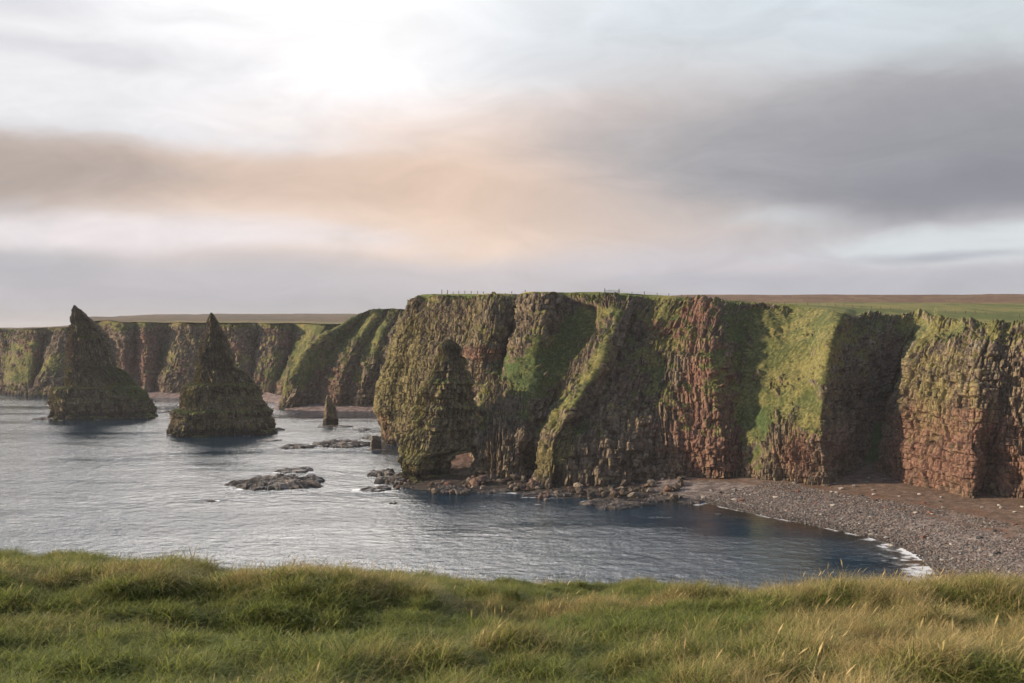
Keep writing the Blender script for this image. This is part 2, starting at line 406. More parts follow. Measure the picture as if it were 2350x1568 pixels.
K = [
 column(-3, [(905,470),(900,470),(900,470),(915,470),(935,468)], (965,690,462), PA, (948,)),
 column(-3, [(888,403),(883,405),(874,408),(893,414),(919,420)], (950,686,428), PA, (950,)),
 column(-3, [(905,397),(908,399),(912,402),(928,408),(950,414)], (975,681,424), PA, (962,)),
 column(-2, [(950,382),(952,385),(955,389),(968,395),(990,402)], (1020,680,410), PA, (1020,)),
 column(.5, [(1000,364),(1000,368),(1005,373),(1018,380),(1038,388)], (1062,680,399), PA),
 column(2.5, [(1040,352),(1040,355),(1042,360),(1058,367),(1082,376)], (1104,680,388)),
 column(2.5, [(1079,345),(1076,345),(1077,345),(1088,343),(1108,350)], (1132,679,366)),
 column(.5, [(1090,304),(1092,307),(1104,323),(1134,343),(1158,350)], (1176,680,366)),
 column(.0, [(1108,298),(1112,303),(1124,321),(1150,345),(1172,360)], (1190,681,374)),
 column(.0, [(1140,296),(1150,301),(1165,315),(1182,333),(1190,344)], (1208,676,356)),
 column(.0, [(1190,296),(1198,301),(1212,311),(1225,330),(1238,338)], (1255,676,350)),
 column(.0, [(1210,301),(1224,308),(1252,320),(1278,335),(1286,346)], (1292,677,360)),
 column(.0, [(1224,299),(1240,306),(1284,319),(1334,331),(1364,342)], (1372,676,356)),
 column(.0, [(1258,284),(1268,290),(1318,297),(1374,309),(1405,325)], (1436,679,346)),
 column(.0, [(1300,285),(1312,293),(1355,307),(1398,322),(1424,336)], (1470,681,352)),
 column(.0, [(1360,287),(1366,293),(1395,305),(1425,320),(1450,334)], (1505,683,350)),
 column(.5, [(1440,288),(1440,292),(1448,303),(1470,316),(1495,330)], (1545,686,346)),
 column(1.5, [(1510,292),(1508,297),(1512,306),(1525,317),(1550,331)], (1595,690,345)),
 column(2.0, [(1572,293),(1572,296),(1576,303),(1582,313),(1600,324)], (1636,692,340)),
 column(2.5, [(1640,291),(1640,293),(1640,300),(1634,309),(1642,321)], (1672,694,338)),
 column(2.5, [(1700,292),(1697,296),(1694,307),(1694,319),(1712,330)], (1740,698,342)),
 column(2.5, [(1762,286),(1758,289),(1764,300),(1782,311),(1802,322)], (1832,704,336)),
 column(2.5, [(1832,280),(1828,282),(1838,290),(1852,301),(1868,311)], (1888,712,324)),
 column(2.5, [(1888,273),(1886,274),(1888,279),(1898,287),(1916,296)], (1938,721,308)),
 column(2.5, [(1903,281),(1914,286),(1930,296),(1946,308),(1957,322)], (1966,724,338)),
 column(3.0, [(1938,289),(1950,296),(1972,308),(1992,320),(2006,332)], (2022,724,352)),
 column(5.0, [(1992,304),(1998,312),(2024,325),(2052,338),(2072,348)], (2092,724,360)),
 column(5.0, [(2044,300),(2048,312),(2066,325),(2088,335),(2112,345)], (2142,728,350)),
 column(2.5, [(2040,288),(2041,289),(2055,290),(2080,291),(2107,293)], (2152,737,302), PC),
 column(2.5, [(2090,275),(2094,276),(2104,277),(2122,279),(2148,283)], (2190,741,292), PC),
 column(2.5, [(2162,262),(2165,263),(2170,265),(2182,268),(2204,272)], (2232,743,282), PC),
 column(2.5, [(2231,250),(2232,251),(2236,254),(2244,258),(2256,263)], (2275,745,273), PC),
 column(2.5, [(2252,257),(2262,258),(2270,256),(2280,259),(2292,264)], (2310,746,272), PC),
 column(2.5, [(2300,252),(2304,254),(2308,256),(2315,259),(2325,263)], (2340,748,270), PC),
 column(2.5, [(2375,247),(2380,249),(2386,251),(2395,254),(2405,258)], (2420,750,264), PC),
 column(2.5, [(2560,232),(2562,233),(2566,235),(2572,237),(2580,240)], (2600,752,246), PC),
 column(2.5, [(3100,206),(3100,207),(3100,209),(3105,212),(3110,215)], (3130,756,222), PC),
 column(2.5, [(4300,150),(4300,151),(4300,152),(4310,155),(4320,158)], (4340,756,165), PC),
]
SP = {
 'grass': [(1800,800,130,75,1.1,-.25),(1880,760,60,60,.9,0),(1720,730,80,40,.6,0),(1770,900,100,70,.75,-.4),(1860,900,45,90,.9,0),
           (1710,960,45,60,.5,0),(1400,720,60,45,.55,0),(1330,760,45,50,.6,-.3),(1240,870,40,60,.5,-.3),(1000,700,60,22,.5,0),
           (1500,850,50,90,.45,0),(1530,720,40,40,.45,0),(1260,800,55,60,.8,-.3),(1120,740,40,60,.3,0),(1740,1040,30,60,.7,0),
           (1310,930,25,60,.5,-.9),(1370,850,25,60,.6,-.8),(2100,760,60,30,.5,0),(2010,760,80,30,.4,0),(2240,765,120,22,.8,0),(1640,870,25,60,.3,0),
           (1560,960,40,70,.3,0),(1100,960,60,60,.2,0),(2300,1110,40,30,.5,0),(2090,800,25,50,.4,-.4)],
 'bright': [(1270,820,36,60,.9,-.35),(1180,835,52,26,.8,0),(1200,880,45,22,.6,0),(1320,985,34,20,.8,0),(1745,960,26,30,.6,0),(1010,860,22,14,.5,0),
            (1760,1010,18,50,.6,.1),(1080,860,50,18,.4,0),(1690,780,25,35,.5,0),(1200,960,30,20,.3,0)],
 'red': [(1110,815,50,14,1.2,0),(1620,850,50,130,.8,0),(1640,960,60,90,1.0,0),(1530,745,55,40,.8,0),(1610,730,60,26,.6,0),(1640,1040,60,50,.9,0),
         (1430,880,50,60,.45,0),(1550,1000,90,80,.35,0),(2150,1060,130,80,1.0,0),(2110,960,60,60,.5,0),(2330,1080,60,90,.6,0),(2000,950,60,90,.35,0),
         (1840,1040,80,60,.6,0),(880,985,30,50,.6,0),(2230,940,80,70,.25,0),(1380,730,60,60,.3,0),(2260,1000,60,60,.4,0),(2050,800,30,50,.5,0)],
 'lichen': [(900,880,70,120,.85,0),(960,760,80,90,.4,0),(1100,740,60,70,.35,0),(1290,1020,40,70,.5,-.5),(1500,780,60,60,.05,0),(2130,930,80,130,.45,0),(1260,1060,30,40,.5,0),
            (1800,960,80,60,.4,0),(2200,900,80,120,.3,0)],
 'recess': [(2265,1080,20,60,2.0,0),(1130,1060,14,20,2.0,0),(1218,1055,14,40,4.5,0),(1276,1098,14,12,4.0,0)],
}
def main_field(Q, c, k, px, py):
    x, y, z = Q[..., 0], Q[..., 1], Q[..., 2]
    n = fbm(x/40, y/40, 0*x, 4, 3); n2 = fbm(x/6, y/14, 0*x, 3, 8)
    g = lerp(np.broadcast_to(np.array([.10, .125, .03]), Q.shape).astype(np.float32), np.array([.21, .19, .06]), sstep(-.5, .5, n+n2))
    h = lerp(np.broadcast_to(HEATH, Q.shape).astype(np.float32), np.array([.20, .125, .06]), sstep(-.35, .5, n2+.5*n))
    h = lerp(h, np.array([.045, .04, .025]), sstep(.1, .5, fbm(x/60, y/160, 0*x, 3, 44))*sstep(900, 1150, y))
    m = sstep(540, 650, y+40*n)
    f = lerp(g, h, m)
    return lerp(c, f, k)
main, MQ, MN = rock_wall('coastal_cliff', K, .26, .27, 6, M_ROCK, SP, 1.0, 0, 0.1, .80, field=main_field)

# ------------------------------------------------------------------ middle cliff (between the far cliffs and the promontory)
def net(cols, nback):
    out = []
    for zb, pts, rim, back in cols:
        c = []
        for i, (px, py, d) in enumerate(pts):
            c.append([(px-CX)/F*d, d, zb] if i == 0 else W(px, py, d))
        c.append(W(*rim))
        for b in back: c.append(W(*b))
        out.append(c)
    return out
def bk(px, dr, zr_py): return [(px, zr_py+3, dr+30), (px+2, 735, dr+400), (px+4, 745, dr+1400)]
def mc(p0, p1, p2, p3, p4, rim, d):
    """px at foot .. upper face, d: distances foot to rim"""
    pts = [(p0, 0, d[0]), (p1, 890, d[1]), (p2, 845, d[2]), (p3, 800, d[3]), (p4, 758, d[4])]
    return (-2, pts, (rim[0], rim[1], d[5]), bk(max(rim[0], 800), d[5], rim[1]))
MC = [mc(700,705,725,760,800,(842,722),(640,645,650,655,660,668)),
      mc(640,652,680,712,770,(822,728),(578,582,590,602,616,632)),
      mc(668,690,705,735,790,(832,719),(574,580,590,603,617,632)),
      mc(700,722,742,768,805,(850,713),(580,592,602,612,624,638)),
      mc(735,745,765,790,822,(868,712),(583,592,602,612,624,636)),
      mc(770,778,790,812,838,(880,712),(572,577,586,596,610,628)),
      mc(800,806,818,838,860,(900,711),(578,584,594,604,615,630)),
      mc(825,832,845,862,880,(915,712),(570,575,583,593,605,622)),
      mc(855,862,872,885,900,(930,713),(574,580,588,598,610,624)),
      mc(890,895,905,915,925,(950,714),(566,572,580,588,600,616)),
      mc(950,955,960,970,980,(1000,716),(560,565,572,580,590,605))]
SPM = {'grass': [(800,760,60,30,.9,-.5),(700,840,40,50,.8,-.7),(830,740,60,20,.6,0),(760,800,30,60,.6,-.7),(850,790,20,60,.6,-.6),(660,880,30,40,.5,-.5)],
       'red': [(730,850,25,40,.9,-.3),(760,860,30,50,.5,0),(800,890,60,30,.4,0),(760,930,120,12,.3,0)], 'bright': [(870,830,20,30,.4,0)],
       'lichen': [(710,790,60,50,.4,-.5)]}
rock_wall('middle_cliff', net(MC, 3), .5, .5, 6, M_FAR, SPM, 1.0, 200, .55, .78, sc=1.15, lich=.1, grassb=.12)

# ------------------------------------------------------------------ far cliffs with moor behind
def fc(x, rim_py, dr, db, shift, sky):
    q = [(x-shift, 0, db), (x-shift*.75, 872, db+(dr-db)*.2), (x-shift*.5, 838, db+(dr-db)*.42), (x-shift*.3, 805, db+(dr-db)*.64), (x-shift*.12, 772, db+(dr-db)*.84)]
    back = [(x, rim_py-1, dr+30), (x, (rim_py*.45+sky*.55), 1150), (x, sky, 2300), (x, sky+8, 5500)]
    return (-2, q, (x, rim_py, dr), back)
FC = [fc(-500,758,800,760,0,757), fc(-120,757,790,750,0,756), fc(-20,757,770,735,10,756), fc(35,757,765,722,36,756), fc(60,756,735,695,38,755),
      fc(85,755,728,690,20,754), fc(112,754,745,712,30,753), fc(150,753,718,684,70,752), fc(180,751,728,690,30,745), fc(196,741,760,716,20,730), fc(232,738,765,722,10,729),
      fc(255,738,738,700,0,729), fc(285,741,722,690,0,727), fc(312,741,742,705,5,726), fc(335,741,722,690,0,725), fc(365,742,748,708,15,724), fc(395,742,752,716,48,724),
      fc(415,741,722,688,45,724), fc(450,742,720,688,30,724), fc(490,742,728,692,20,723), fc(530,742,720,686,15,723), fc(570,742,726,690,12,723),
      fc(590,743,750,712,22,723), fc(612,743,722,690,32,723), fc(650,743,722,686,30,723), fc(672,743,742,706,15,723), fc(700,743,725,690,70,722),
      fc(745,745,700,664,95,722), fc(775,745,715,672,60,722), fc(815,744,735,680,40,722), fc(870,744,745,700,20,724), fc(960,744,760,720,0,735)]
SPF = {'grass': [(90,790,30,70,.5,-.5),(60,860,50,25,.7,-.6),(120,840,40,40,.5,-.8),(370,830,30,50,.6,-.6),(560,850,40,50,.6,-.5),(700,760,60,16,.7,0),(640,850,30,60,.6,-.6),
                 (30,800,40,70,.6,0),(480,800,30,60,.3,0),(690,820,40,50,.7,-.7)],
       'red': [(78,800,18,26,1.1,0),(320,820,30,50,.6,0),(350,800,20,40,.6,0),(545,805,14,18,1.1,0),(412,848,16,16,.9,0),(660,785,20,20,.9,0),(300,850,60,50,.4,0),(620,870,50,30,.4,0)],
       'bright': [], 'lichen': [(130,830,16,30,.5,-.5),(430,800,60,70,.25,0)]}
def far_field(Q, c, k, px, py):
    x, y = Q[..., 0], Q[..., 1]
    n = fbm(x/60, y/90, 0*x, 4, 3); n2 = fbm(x/9, y/25, 0*x, 3, 8)
    h = lerp(np.broadcast_to(np.array([.085, .07, .04]), Q.shape).astype(np.float32), np.array([.15, .095, .055]), sstep(-.4, .5, n2+n))
    s = lerp(np.broadcast_to(np.array([.20, .15, .065]), Q.shape).astype(np.float32), np.array([.12, .13, .045]), sstep(-.3, .4, n+n2))
    f = lerp(s, h, sstep(820, 960, y+70*n))
    return lerp(c, f, k)
rock_wall('distant_cliff', net(FC, 4), .62, .6, 6, M_FAR, SPF, .95, 400, .35, .88, sc=1.25, redb=.12, field=far_field, grassb=.1)

# ------------------------------------------------------------------ free-standing rock bodies
def rock_tower(name, d0, prof, rot, aspect, parent=None, amp=1.0, seed=0, spots=None, power=6.0, du=.33, dv=.33, lean=0.0, lich=.1,
               gthr=.7, redb=0.0, label=None, cat=None, depth=None, foot=-3.0, mat_=None, grassb=0.0):
    """prof: (py, left px, right px) from the top down, as outlines seen 2350 px wide at distance d0; closed body all round"""
    prof = np.array(prof, np.float64)
    tt = np.linspace(0, 2*np.pi, 720); q0 = (np.abs(np.cos(tt))**power+np.abs(np.sin(tt))**power)**(-1/power)
    ux = q0*np.cos(tt)*math.cos(rot)-q0*np.sin(tt)*aspect*math.sin(rot); uy = q0*np.cos(tt)*math.sin(rot)+q0*np.sin(tt)*aspect*math.cos(rot)
    dfoot = depth[-1][1] if depth else (prof[-1, 2]-prof[-1, 1])/F*d0
    dc = d0-uy.min()/(ux.max()-ux.min())*dfoot                    # distance of the axis: the foot's near edge stands at d0
    z = EYE-(prof[:, 0]-HY)/F*dc
    xl = (prof[:, 1]-CX)/F*dc; xr = (prof[:, 2]-CX)/F*dc
    foot = min(foot, z[-1]-1.0)
    ax = (xl[-1]+xr[-1])/2
    z = np.append(z, foot); xl = np.append(xl, xl[-1]-.4); xr = np.append(xr, xr[-1]+.4)
    nz = max(24, int((z[0]-foot)/dv)); zz = np.linspace(z[0], foot, nz)
    L = np.interp(-zz, -z, xl); Rr = np.interp(-zz, -z, xr)
    wmax = Rr[-1]-L[-1]
    nt = int(wmax*(1+aspect)*2*.95/du)
    th = np.linspace(0, 2*np.pi, nt, endpoint=False)
    ct, st = np.cos(th), np.sin(th)
    q = (np.abs(ct)**power+np.abs(st)**power)**(-1/power)
    ex, ey = q*ct, q*st*aspect
    cr_, sr_ = math.cos(rot), math.sin(rot)
    sx_, sy_ = ex*cr_-ey*sr_, ex*sr_+ey*cr_
    lo, hi = sx_.min(), sx_.max()
    sx_ = (sx_-lo)/(hi-lo); sy_ = sy_/(hi-lo)
    wd = Rr-L
    dp = wd if depth is None else np.interp(-zz, -(EYE-(np.array([a for a, b in depth])-HY)/F*dc), [b for a, b in depth])
    Xx = L[None, :]+sx_[:, None]*wd[None, :]
    front = (sy_.min()*dp[-1])
    xm = (L+Rr)/2
    Yy = d0-front+sy_[:, None]*dp[None, :]+lean*(zz-foot)[None, :]+(xm-ax)[None, :]*math.tan(rot)*.6
    P = np.stack([Xx, Yy, np.broadcast_to(zz, Xx.shape)], -1).astype(np.float32)
    N = grid_normals(P, True)
    c0 = P.mean(0, keepdims=True)
    if (np.sum(N*(P-c0), -1)).mean() < 0: N = -N
    rad = blur(np.minimum(wd, dp)/2, 2, 0)
    u = (th[:, None]/(2*np.pi)*wmax*(1+aspect)*2*.95+0*zz[None, :]).astype(np.float32)
    off, crack, hk, rr = relief(P, N, u, amp, seed, 0, .7)
    lim = np.clip(rad/5.0, .05, 1)[None, :]
    Nh = N.copy(); Nh[..., 2] *= .3
    kb = np.floor(zz/2.3+.4*np.sin(zz*.9)+.35*vn(u/12, u*0, u*0, seed+4)); off = off-.75*amp+.4*hk*amp+1.0*amp*(_h(kb.astype(np.float32), 0*kb, 0*kb, seed+6)-.5)
    Q = P+Nh*(off*lim)[..., None]
    N2 = grid_normals(Q, True)
    if (np.sum(N2*(P-c0), -1)).mean() < 0: N2 = -N2
    N2 = (N2+np.roll(N2, 1, 0)+np.roll(N2, -1, 0))/3
    px = CX+P[..., 0]/P[..., 1]*F; py = HY+(EYE-P[..., 2])/P[..., 1]*F
    sp = spots or {}
    c, gm = colour(Q, N2, crack, hk, rr, paint(px, py, sp.get('red', []))+redb, .7*paint(px, py, sp.get('grass', []))+grassb,
                   lich+paint(px, py, sp.get('lichen', [])), 3.2, paint(px, py, sp.get('bright', [])), seed, gthr)
    c = np.clip(c*np.array([1.04, 1.08, 1.0]), 0, .8)                        # these rocks are greyer and greener
    V = Q.reshape(-1, 3); fc_ = grid_faces(nt, nz, True)
    top = np.vstack([V, Q[:, 0].mean(0)[None]])
    ti = len(V); i = np.arange(nt)
    tri = np.stack([np.full(nt, ti), i*nz, ((i+1) % nt)*nz], -1)
    cc = np.vstack([c.reshape(-1, 3), c[:, 0].mean(0)[None]])
    me = raw_mesh(name, top, [fc_, tri], [mat_ or M_ROCK], False, cc)
    o = link(name, me, parent)
    if label: tag(o, label, cat)
    return o, Q[:, -8, :2], Q

S1 = [(701,169,171),(708,166,177),(715,164,184),(730,162,195),(747,160,215),(767,158,229),(793,156,239),(819,152,250),(842,151,262),(849,151,279),(860,150,292),(874,150,305),
      (886,150,316),(889,120,319),(897,118,328),(917,116,343),(934,115,349),(950,115,351),(966,114,352)]
S2 = [(718,485.5,488.5),(727,483,494),(736,480,499),(750,477,506),(768,474,516),(785,467,521),(819,460,531),(845,454,538),(849,453,562),(858,451,569),(871,448,576),(879,446,580),
      (883,427,585),(900,421,595),(917,416,604),(938,414,619),(942,397,625),(977,389,630),(1002,387,634)]
foam_pts = []
S1 = [(a_, b_+9-3*(a_ > 880), c_+9-9*(a_ > 840)) for a_, b_, c_ in S1]
o, ring, _ = rock_tower('sea_stack', 503, S1, R(28), .55, seed=20, lich=.03, grassb=.04, amp=1.0, label='tall sea stack with a hooked tip and a green grassy shoulder, leftmost in the water', cat='sea stack',
    spots={'grass': [(190,770,25,14,1.0,.6),(305,890,45,34,1.3,.5),(285,865,30,25,1.0,.5),(240,850,20,16,.4,0),(330,925,20,30,.6,.3),(180,740,12,20,.4,0)],
           'bright': [(290,880,32,22,.6,.5),(195,775,14,10,.4,0)], 'lichen': [(130,900,14,40,.4,0),(158,860,10,60,.5,0)], 'red': [(166,800,10,30,.6,0)]},
    depth=[(700,2),(715,5),(747,10),(793,15),(850,20),(886,24),(889,34),(966,38)])
foam_pts.append(ring)
o, ring, _ = rock_tower('sea_stack', 425, S2, R(27), .60, seed=60, lich=.05, grassb=.02, amp=.95, label='pointed sea stack with stepped ledges and a needle tip, right of the hooked one', cat='sea stack',
    spots={'lichen': [(440,920,18,50,.5,0),(456,860,10,30,.4,0),(560,900,40,30,.2,0)], 'grass': [(590,900,30,20,.5,.6),(500,945,90,5,.4,0),(500,884,60,4,.4,0),(450,882,20,3,.5,0)], 'red': [(400,970,10,20,.3,0)]},
    depth=[(718,.9),(736,3.5),(768,7),(819,12),(879,18),(883,24),(938,30),(942,36),(1002,38)])
foam_pts.append(ring)
S3 = [(908,751,755),(916,748,760),(930,746,767),(945,744,772),(958,744,773),(960,741,776),(978,741,776)]
o, ring, _ = rock_tower('sea_stack', shore_d(978), S3, R(30), .6, seed=90, amp=.42, du=.3, dv=.3, lich=0, gthr=.9, label='small blunt pillar of rock standing on a low reef in the channel', cat='sea stack', foot=-2)
foam_pts.append(ring)
S4 = [(1000,850,868),(1008,849,875),(1020,847,876),(1032,846,877)]
o, ring, _ = rock_tower('rock_block', shore_d(1033), S4, R(20), .8, seed=95, amp=.35, du=.25, dv=.25, lich=-.3, gthr=1.4, label='dark squat block of rock in the water left of the arch', cat='rock', foot=-2, mat_=M_SKERRY)
foam_pts.append(ring)
SA = [(779,1024,1034),(788,1012,1046),(800,1003,1060),(830,996,1074),(860,986,1082),(890,972,1088),(920,962,1092),(960,945,1096),(1000,930,1098),(1026,922,1100),(1034,921,1094),(1040,920,1066),
      (1046,919,1046),(1056,918,1037),(1078,917,1038),(1092,914,1046),(1100,912,1052),(1112,905,1056)]
arch, ring, AQ = rock_tower('rock_arch', 297, SA, R(40), .75, seed=120, amp=.95, du=.27, dv=.27, lich=.2, gthr=.72,
    label='narrow rock fin with a small natural arch at its foot, leaning on the main cliff', cat='rock arch',
    spots={'lichen': [(960,960,30,120,.35,0),(930,1050,20,60,.3,0)], 'bright': [(1010,870,22,14,.7,0),(1020,980,20,12,.5,0),(1080,860,30,14,.5,0)], 'grass': [(1015,800,12,20,.5,0),(1010,870,22,14,.6,0)], 'red': [(930,1080,30,30,.25,0)]},
    depth=[(779,3),(800,6),(860,10),(960,15),(1026,19),(1112,20)])
foam_pts.append(ring)

# ------------------------------------------------------------------ shingle beach and rocky shelf
SH = np.array([(px, py) for px, py in [(900,1118),(1000,1128),(1150,1128),(1300,1140),(1400,1150),(1520,1146),(1600,1148),(1700,1172),(1800,1191),(1900,1211),(2000,1232),(2080,1257),(2130,1287),(2165,1320),(2175,1350)]], float)
SHW = [((px-CX)/F*shore_d(py), shore_d(py)) for px, py in SH]+[(72, 150), (66, 110), (60, 60)]
SHW = np.array([(-30, 380), (-34, 297)]+SHW)
def seg_dist(x, y, pl):
    best = np.full(x.shape, 1e9, np.float32); side = np.zeros(x.shape, np.float32)
    for (ax, ay), (bx, by) in zip(pl[:-1], pl[1:]):
        vx, vy = bx-ax, by-ay; L2 = vx*vx+vy*vy
        t = np.clip(((x-ax)*vx+(y-ay)*vy)/L2, 0, 1)
        dx, dy = x-ax-t*vx, y-ay-t*vy; d = np.sqrt(dx*dx+dy*dy)
        s = np.sign(vx*(y-ay)-vy*(x-ax))
        m = d < best; best = np.where(m, d, best); side = np.where(m, s, side)
    return best*side
def beach_z(x, y):
    s = seg_dist(x, y, SHW)+.8*fbm(x/9, y/9, 0*x, 2, 3)
    rocky = sstep(47, 36, x)
    z = np.where(s > 0, 4.2*(1-np.exp(-s/24)), s*.12)
    z = z*(1-.62*rocky)
    cove = 3.2*np.exp(-(((x+18)/22)**2+((y-338)/26)**2))
    z = np.maximum(z, np.where(s > 0, cove, -2))
    g = 13*np.exp(-(((x-115)/11)**2+((y-311)/13)**2))
    z = z+g
    z = z+.10*fbm(x/2.2, y/2.2, 0*x, 3, 6)+.22*fbm(x/9, y/9, 0*x, 2, 7)
    z = z+rocky*.7*ridge(x/5, y/3, 0*x, 4, 9)*sstep(0, 4, s)
    return z, s, rocky
gx = np.arange(-70, 175, .5); gy = np.arange(60, 372, .5)
bx, by = np.meshgrid(gx, gy, indexing='ij'); bx = bx.astype(np.float32); by = by.astype(np.float32)
bz, bs, brk = beach_z(bx, by)
n1 = fbm(bx/12, by/12, 0*bx, 3, 4); n2 = fbm(bx/1.3, by/1.3, 0*bx, 3, 5)
bc = lerp(np.broadcast_to(np.array([.155, .125, .11]), bx.shape+(3,)).astype(np.float32), np.array([.30, .25, .225]), sstep(-.5, .6, n2))
up = sstep(16, 34, bs+7*n1)*(1-brk)
bc = lerp(bc, np.array([.17, .105, .065]), up*.75)          # weed and rusty sand higher up
wk_ = np.exp(-((bs-21-4*n1)/1.6)**2)+.7*np.exp(-((bs-31-5*n1)/2.2)**2)
bc = lerp(bc, np.array([.15, .065, .03]), np.clip(wk_*(.5+n2), 0, .85)*(1-brk))       # lines of weed
bc = lerp(bc, np.array([.05, .05, .055]), sstep(4.5, 1.0, bs)*.6)
bc = lerp(bc, np.array([.050, .040, .032]), brk*.9)
bc = lerp(bc, np.array([.07, .10, .03]), sstep(5.0, 7.5, bz+1.5*n1))
bc = lerp(bc, np.array([.17, .105, .085]), np.exp(-(((bx+18)/22)**2+((by-338)/24)**2)))
bc *= (1+.35*n2)[..., None]
link('shingle_beach', raw_mesh('shingle_beach', np.stack([bx, by, bz], -1).reshape(-1, 3), grid_faces(*bx.shape), [M_SHINGLE], True, bc.reshape(-1, 3)))['kind'] = 'structure'
# narrow beaches under the far cliffs
def strip(name, pts, wid, h):
    pts = np.array([((px-CX)/F*shore_d(py), shore_d(py)) for px, py in pts])
    n = 260; t = np.linspace(0, len(pts)-1, n); i = np.arange(len(pts))
    x = np.interp(t, i, pts[:, 0]); y = np.interp(t, i, pts[:, 1])
    v = np.linspace(-.15, 1, 26)
    x2 = x[:, None]+0*v; y2 = y[:, None]+v[None, :]*wid+1.8*fbm(x[:, None]/9+0*v, 0*v+1, 0*v, 3, 4)
    z2 = h*np.sign(v)*np.abs(v)**.7+.25*fbm(x2/2, y2/2, 0*x2, 3, 2)
    z2 = np.broadcast_to(z2, x2.shape)
    c = lerp(np.broadcast_to(np.array([.16, .11, .10]), x2.shape+(3,)).astype(np.float32), np.array([.34, .27, .25]), sstep(-.4, .5, fbm(x2/1.6, y2/1.6, 0*x2, 2, 7)))
    o = link(name, raw_mesh(name, np.stack([x2, y2, z2], -1).reshape(-1, 3), grid_faces(*x2.shape), [M_SHINGLE], True, c.reshape(-1, 3)))
    o['kind'] = 'structure'
    return pts
far_sh = strip('distant_beach', [(-120, 901), (0, 901), (60, 902), (120, 906), (200, 908), (300, 911), (345, 914), (420, 914), (500, 914), (590, 914), (612, 921), (640, 926)], 26, 2.5)
mid_sh = strip('middle_beach', [(628, 938), (660, 940), (720, 943), (800, 944), (860, 944), (910, 946), (960, 946)], 30, 3.0)

# ------------------------------------------------------------------ skerries
def skerry(px0, px1, py, dep, h, label, seed, name='skerry', steps=.35, z0=0.0):
    d = shore_d(py, z0); x0, x1 = (px0-CX)/F*d, (px1-CX)/F*d
    a = (x1-x0)/2; b = dep/2
    nr, nt = max(10, int(max(a, b)/.35)), max(40, int(2*math.pi*max(a, b)/.4))
    nr = min(nr, 60); nt = min(nt, 300)
    r = np.linspace(0.02, 1.12, nr)[:, None]; th = np.linspace(0, 2*np.pi, nt, endpoint=False)[None, :]
    out = 1+.62*fbm(np.cos(th)*1.9+seed, np.sin(th)*1.9, 0*th, 6, seed, .65)
    x = r*np.cos(th)*out*a; y = r*np.sin(th)*out*b
    x = x+0*y; y = y+0*x
    lay_ = fbm(x/3.2, y/1.3, 0*x+seed, 4, seed+3)
    zt = h*(.62+.75*lay_)*(1-r**5)+h*.18*(x/a)
    st_ = np.floor(zt/steps)*steps+steps*sstep(.55, 1, zt/steps-np.floor(zt/steps))
    z = .75*st_+.25*zt+.10*fbm(x/.7, y/.7, 0*x, 2, seed+9)-(1.2+h)*sstep(.86, 1.12, r)
    P = np.stack([x, y, z], -1).astype(np.float32)
    n = fbm(x/1.2, y/.8, 0*x, 3, 15)
    c = lerp(np.broadcast_to(np.array([.028, .024, .022]), P.shape).astype(np.float32), np.array([.135, .11, .09]), sstep(-.2, .5, n+.5*(z/h-.4)))
    c = lerp(c, np.array([.02, .02, .02]), sstep(.35, .0, z))
    o = link(name, raw_mesh(name, P.reshape(-1, 3), [grid_faces(nt, nr, False)] if False else [np.stack([
        (np.arange(nr-1)[:, None]*nt+np.arange(nt)[None, :]).ravel(), (np.arange(nr-1)[:, None]*nt+(np.arange(nt)+1)[None, :] % nt).ravel(),
        (np.arange(1, nr)[:, None]*nt+(np.arange(nt)+1)[None, :] % nt).ravel(), (np.arange(1, nr)[:, None]*nt+np.arange(nt)[None, :]).ravel()], -1),
        np.arange(nt)[None, :]], [M_SKERRY], False, c.reshape(-1, 3)), None, ((x0+x1)/2, d+b*.8, z0))
    tag(o, label, 'rock' if name != 'skerry' else 'skerry')
    q = int(nr*.8)
    foam_pts.append(np.stack([P[q, ::3, 0]+(x0+x1)/2, P[q, ::3, 1]+d+b*.8], -1))
    return o
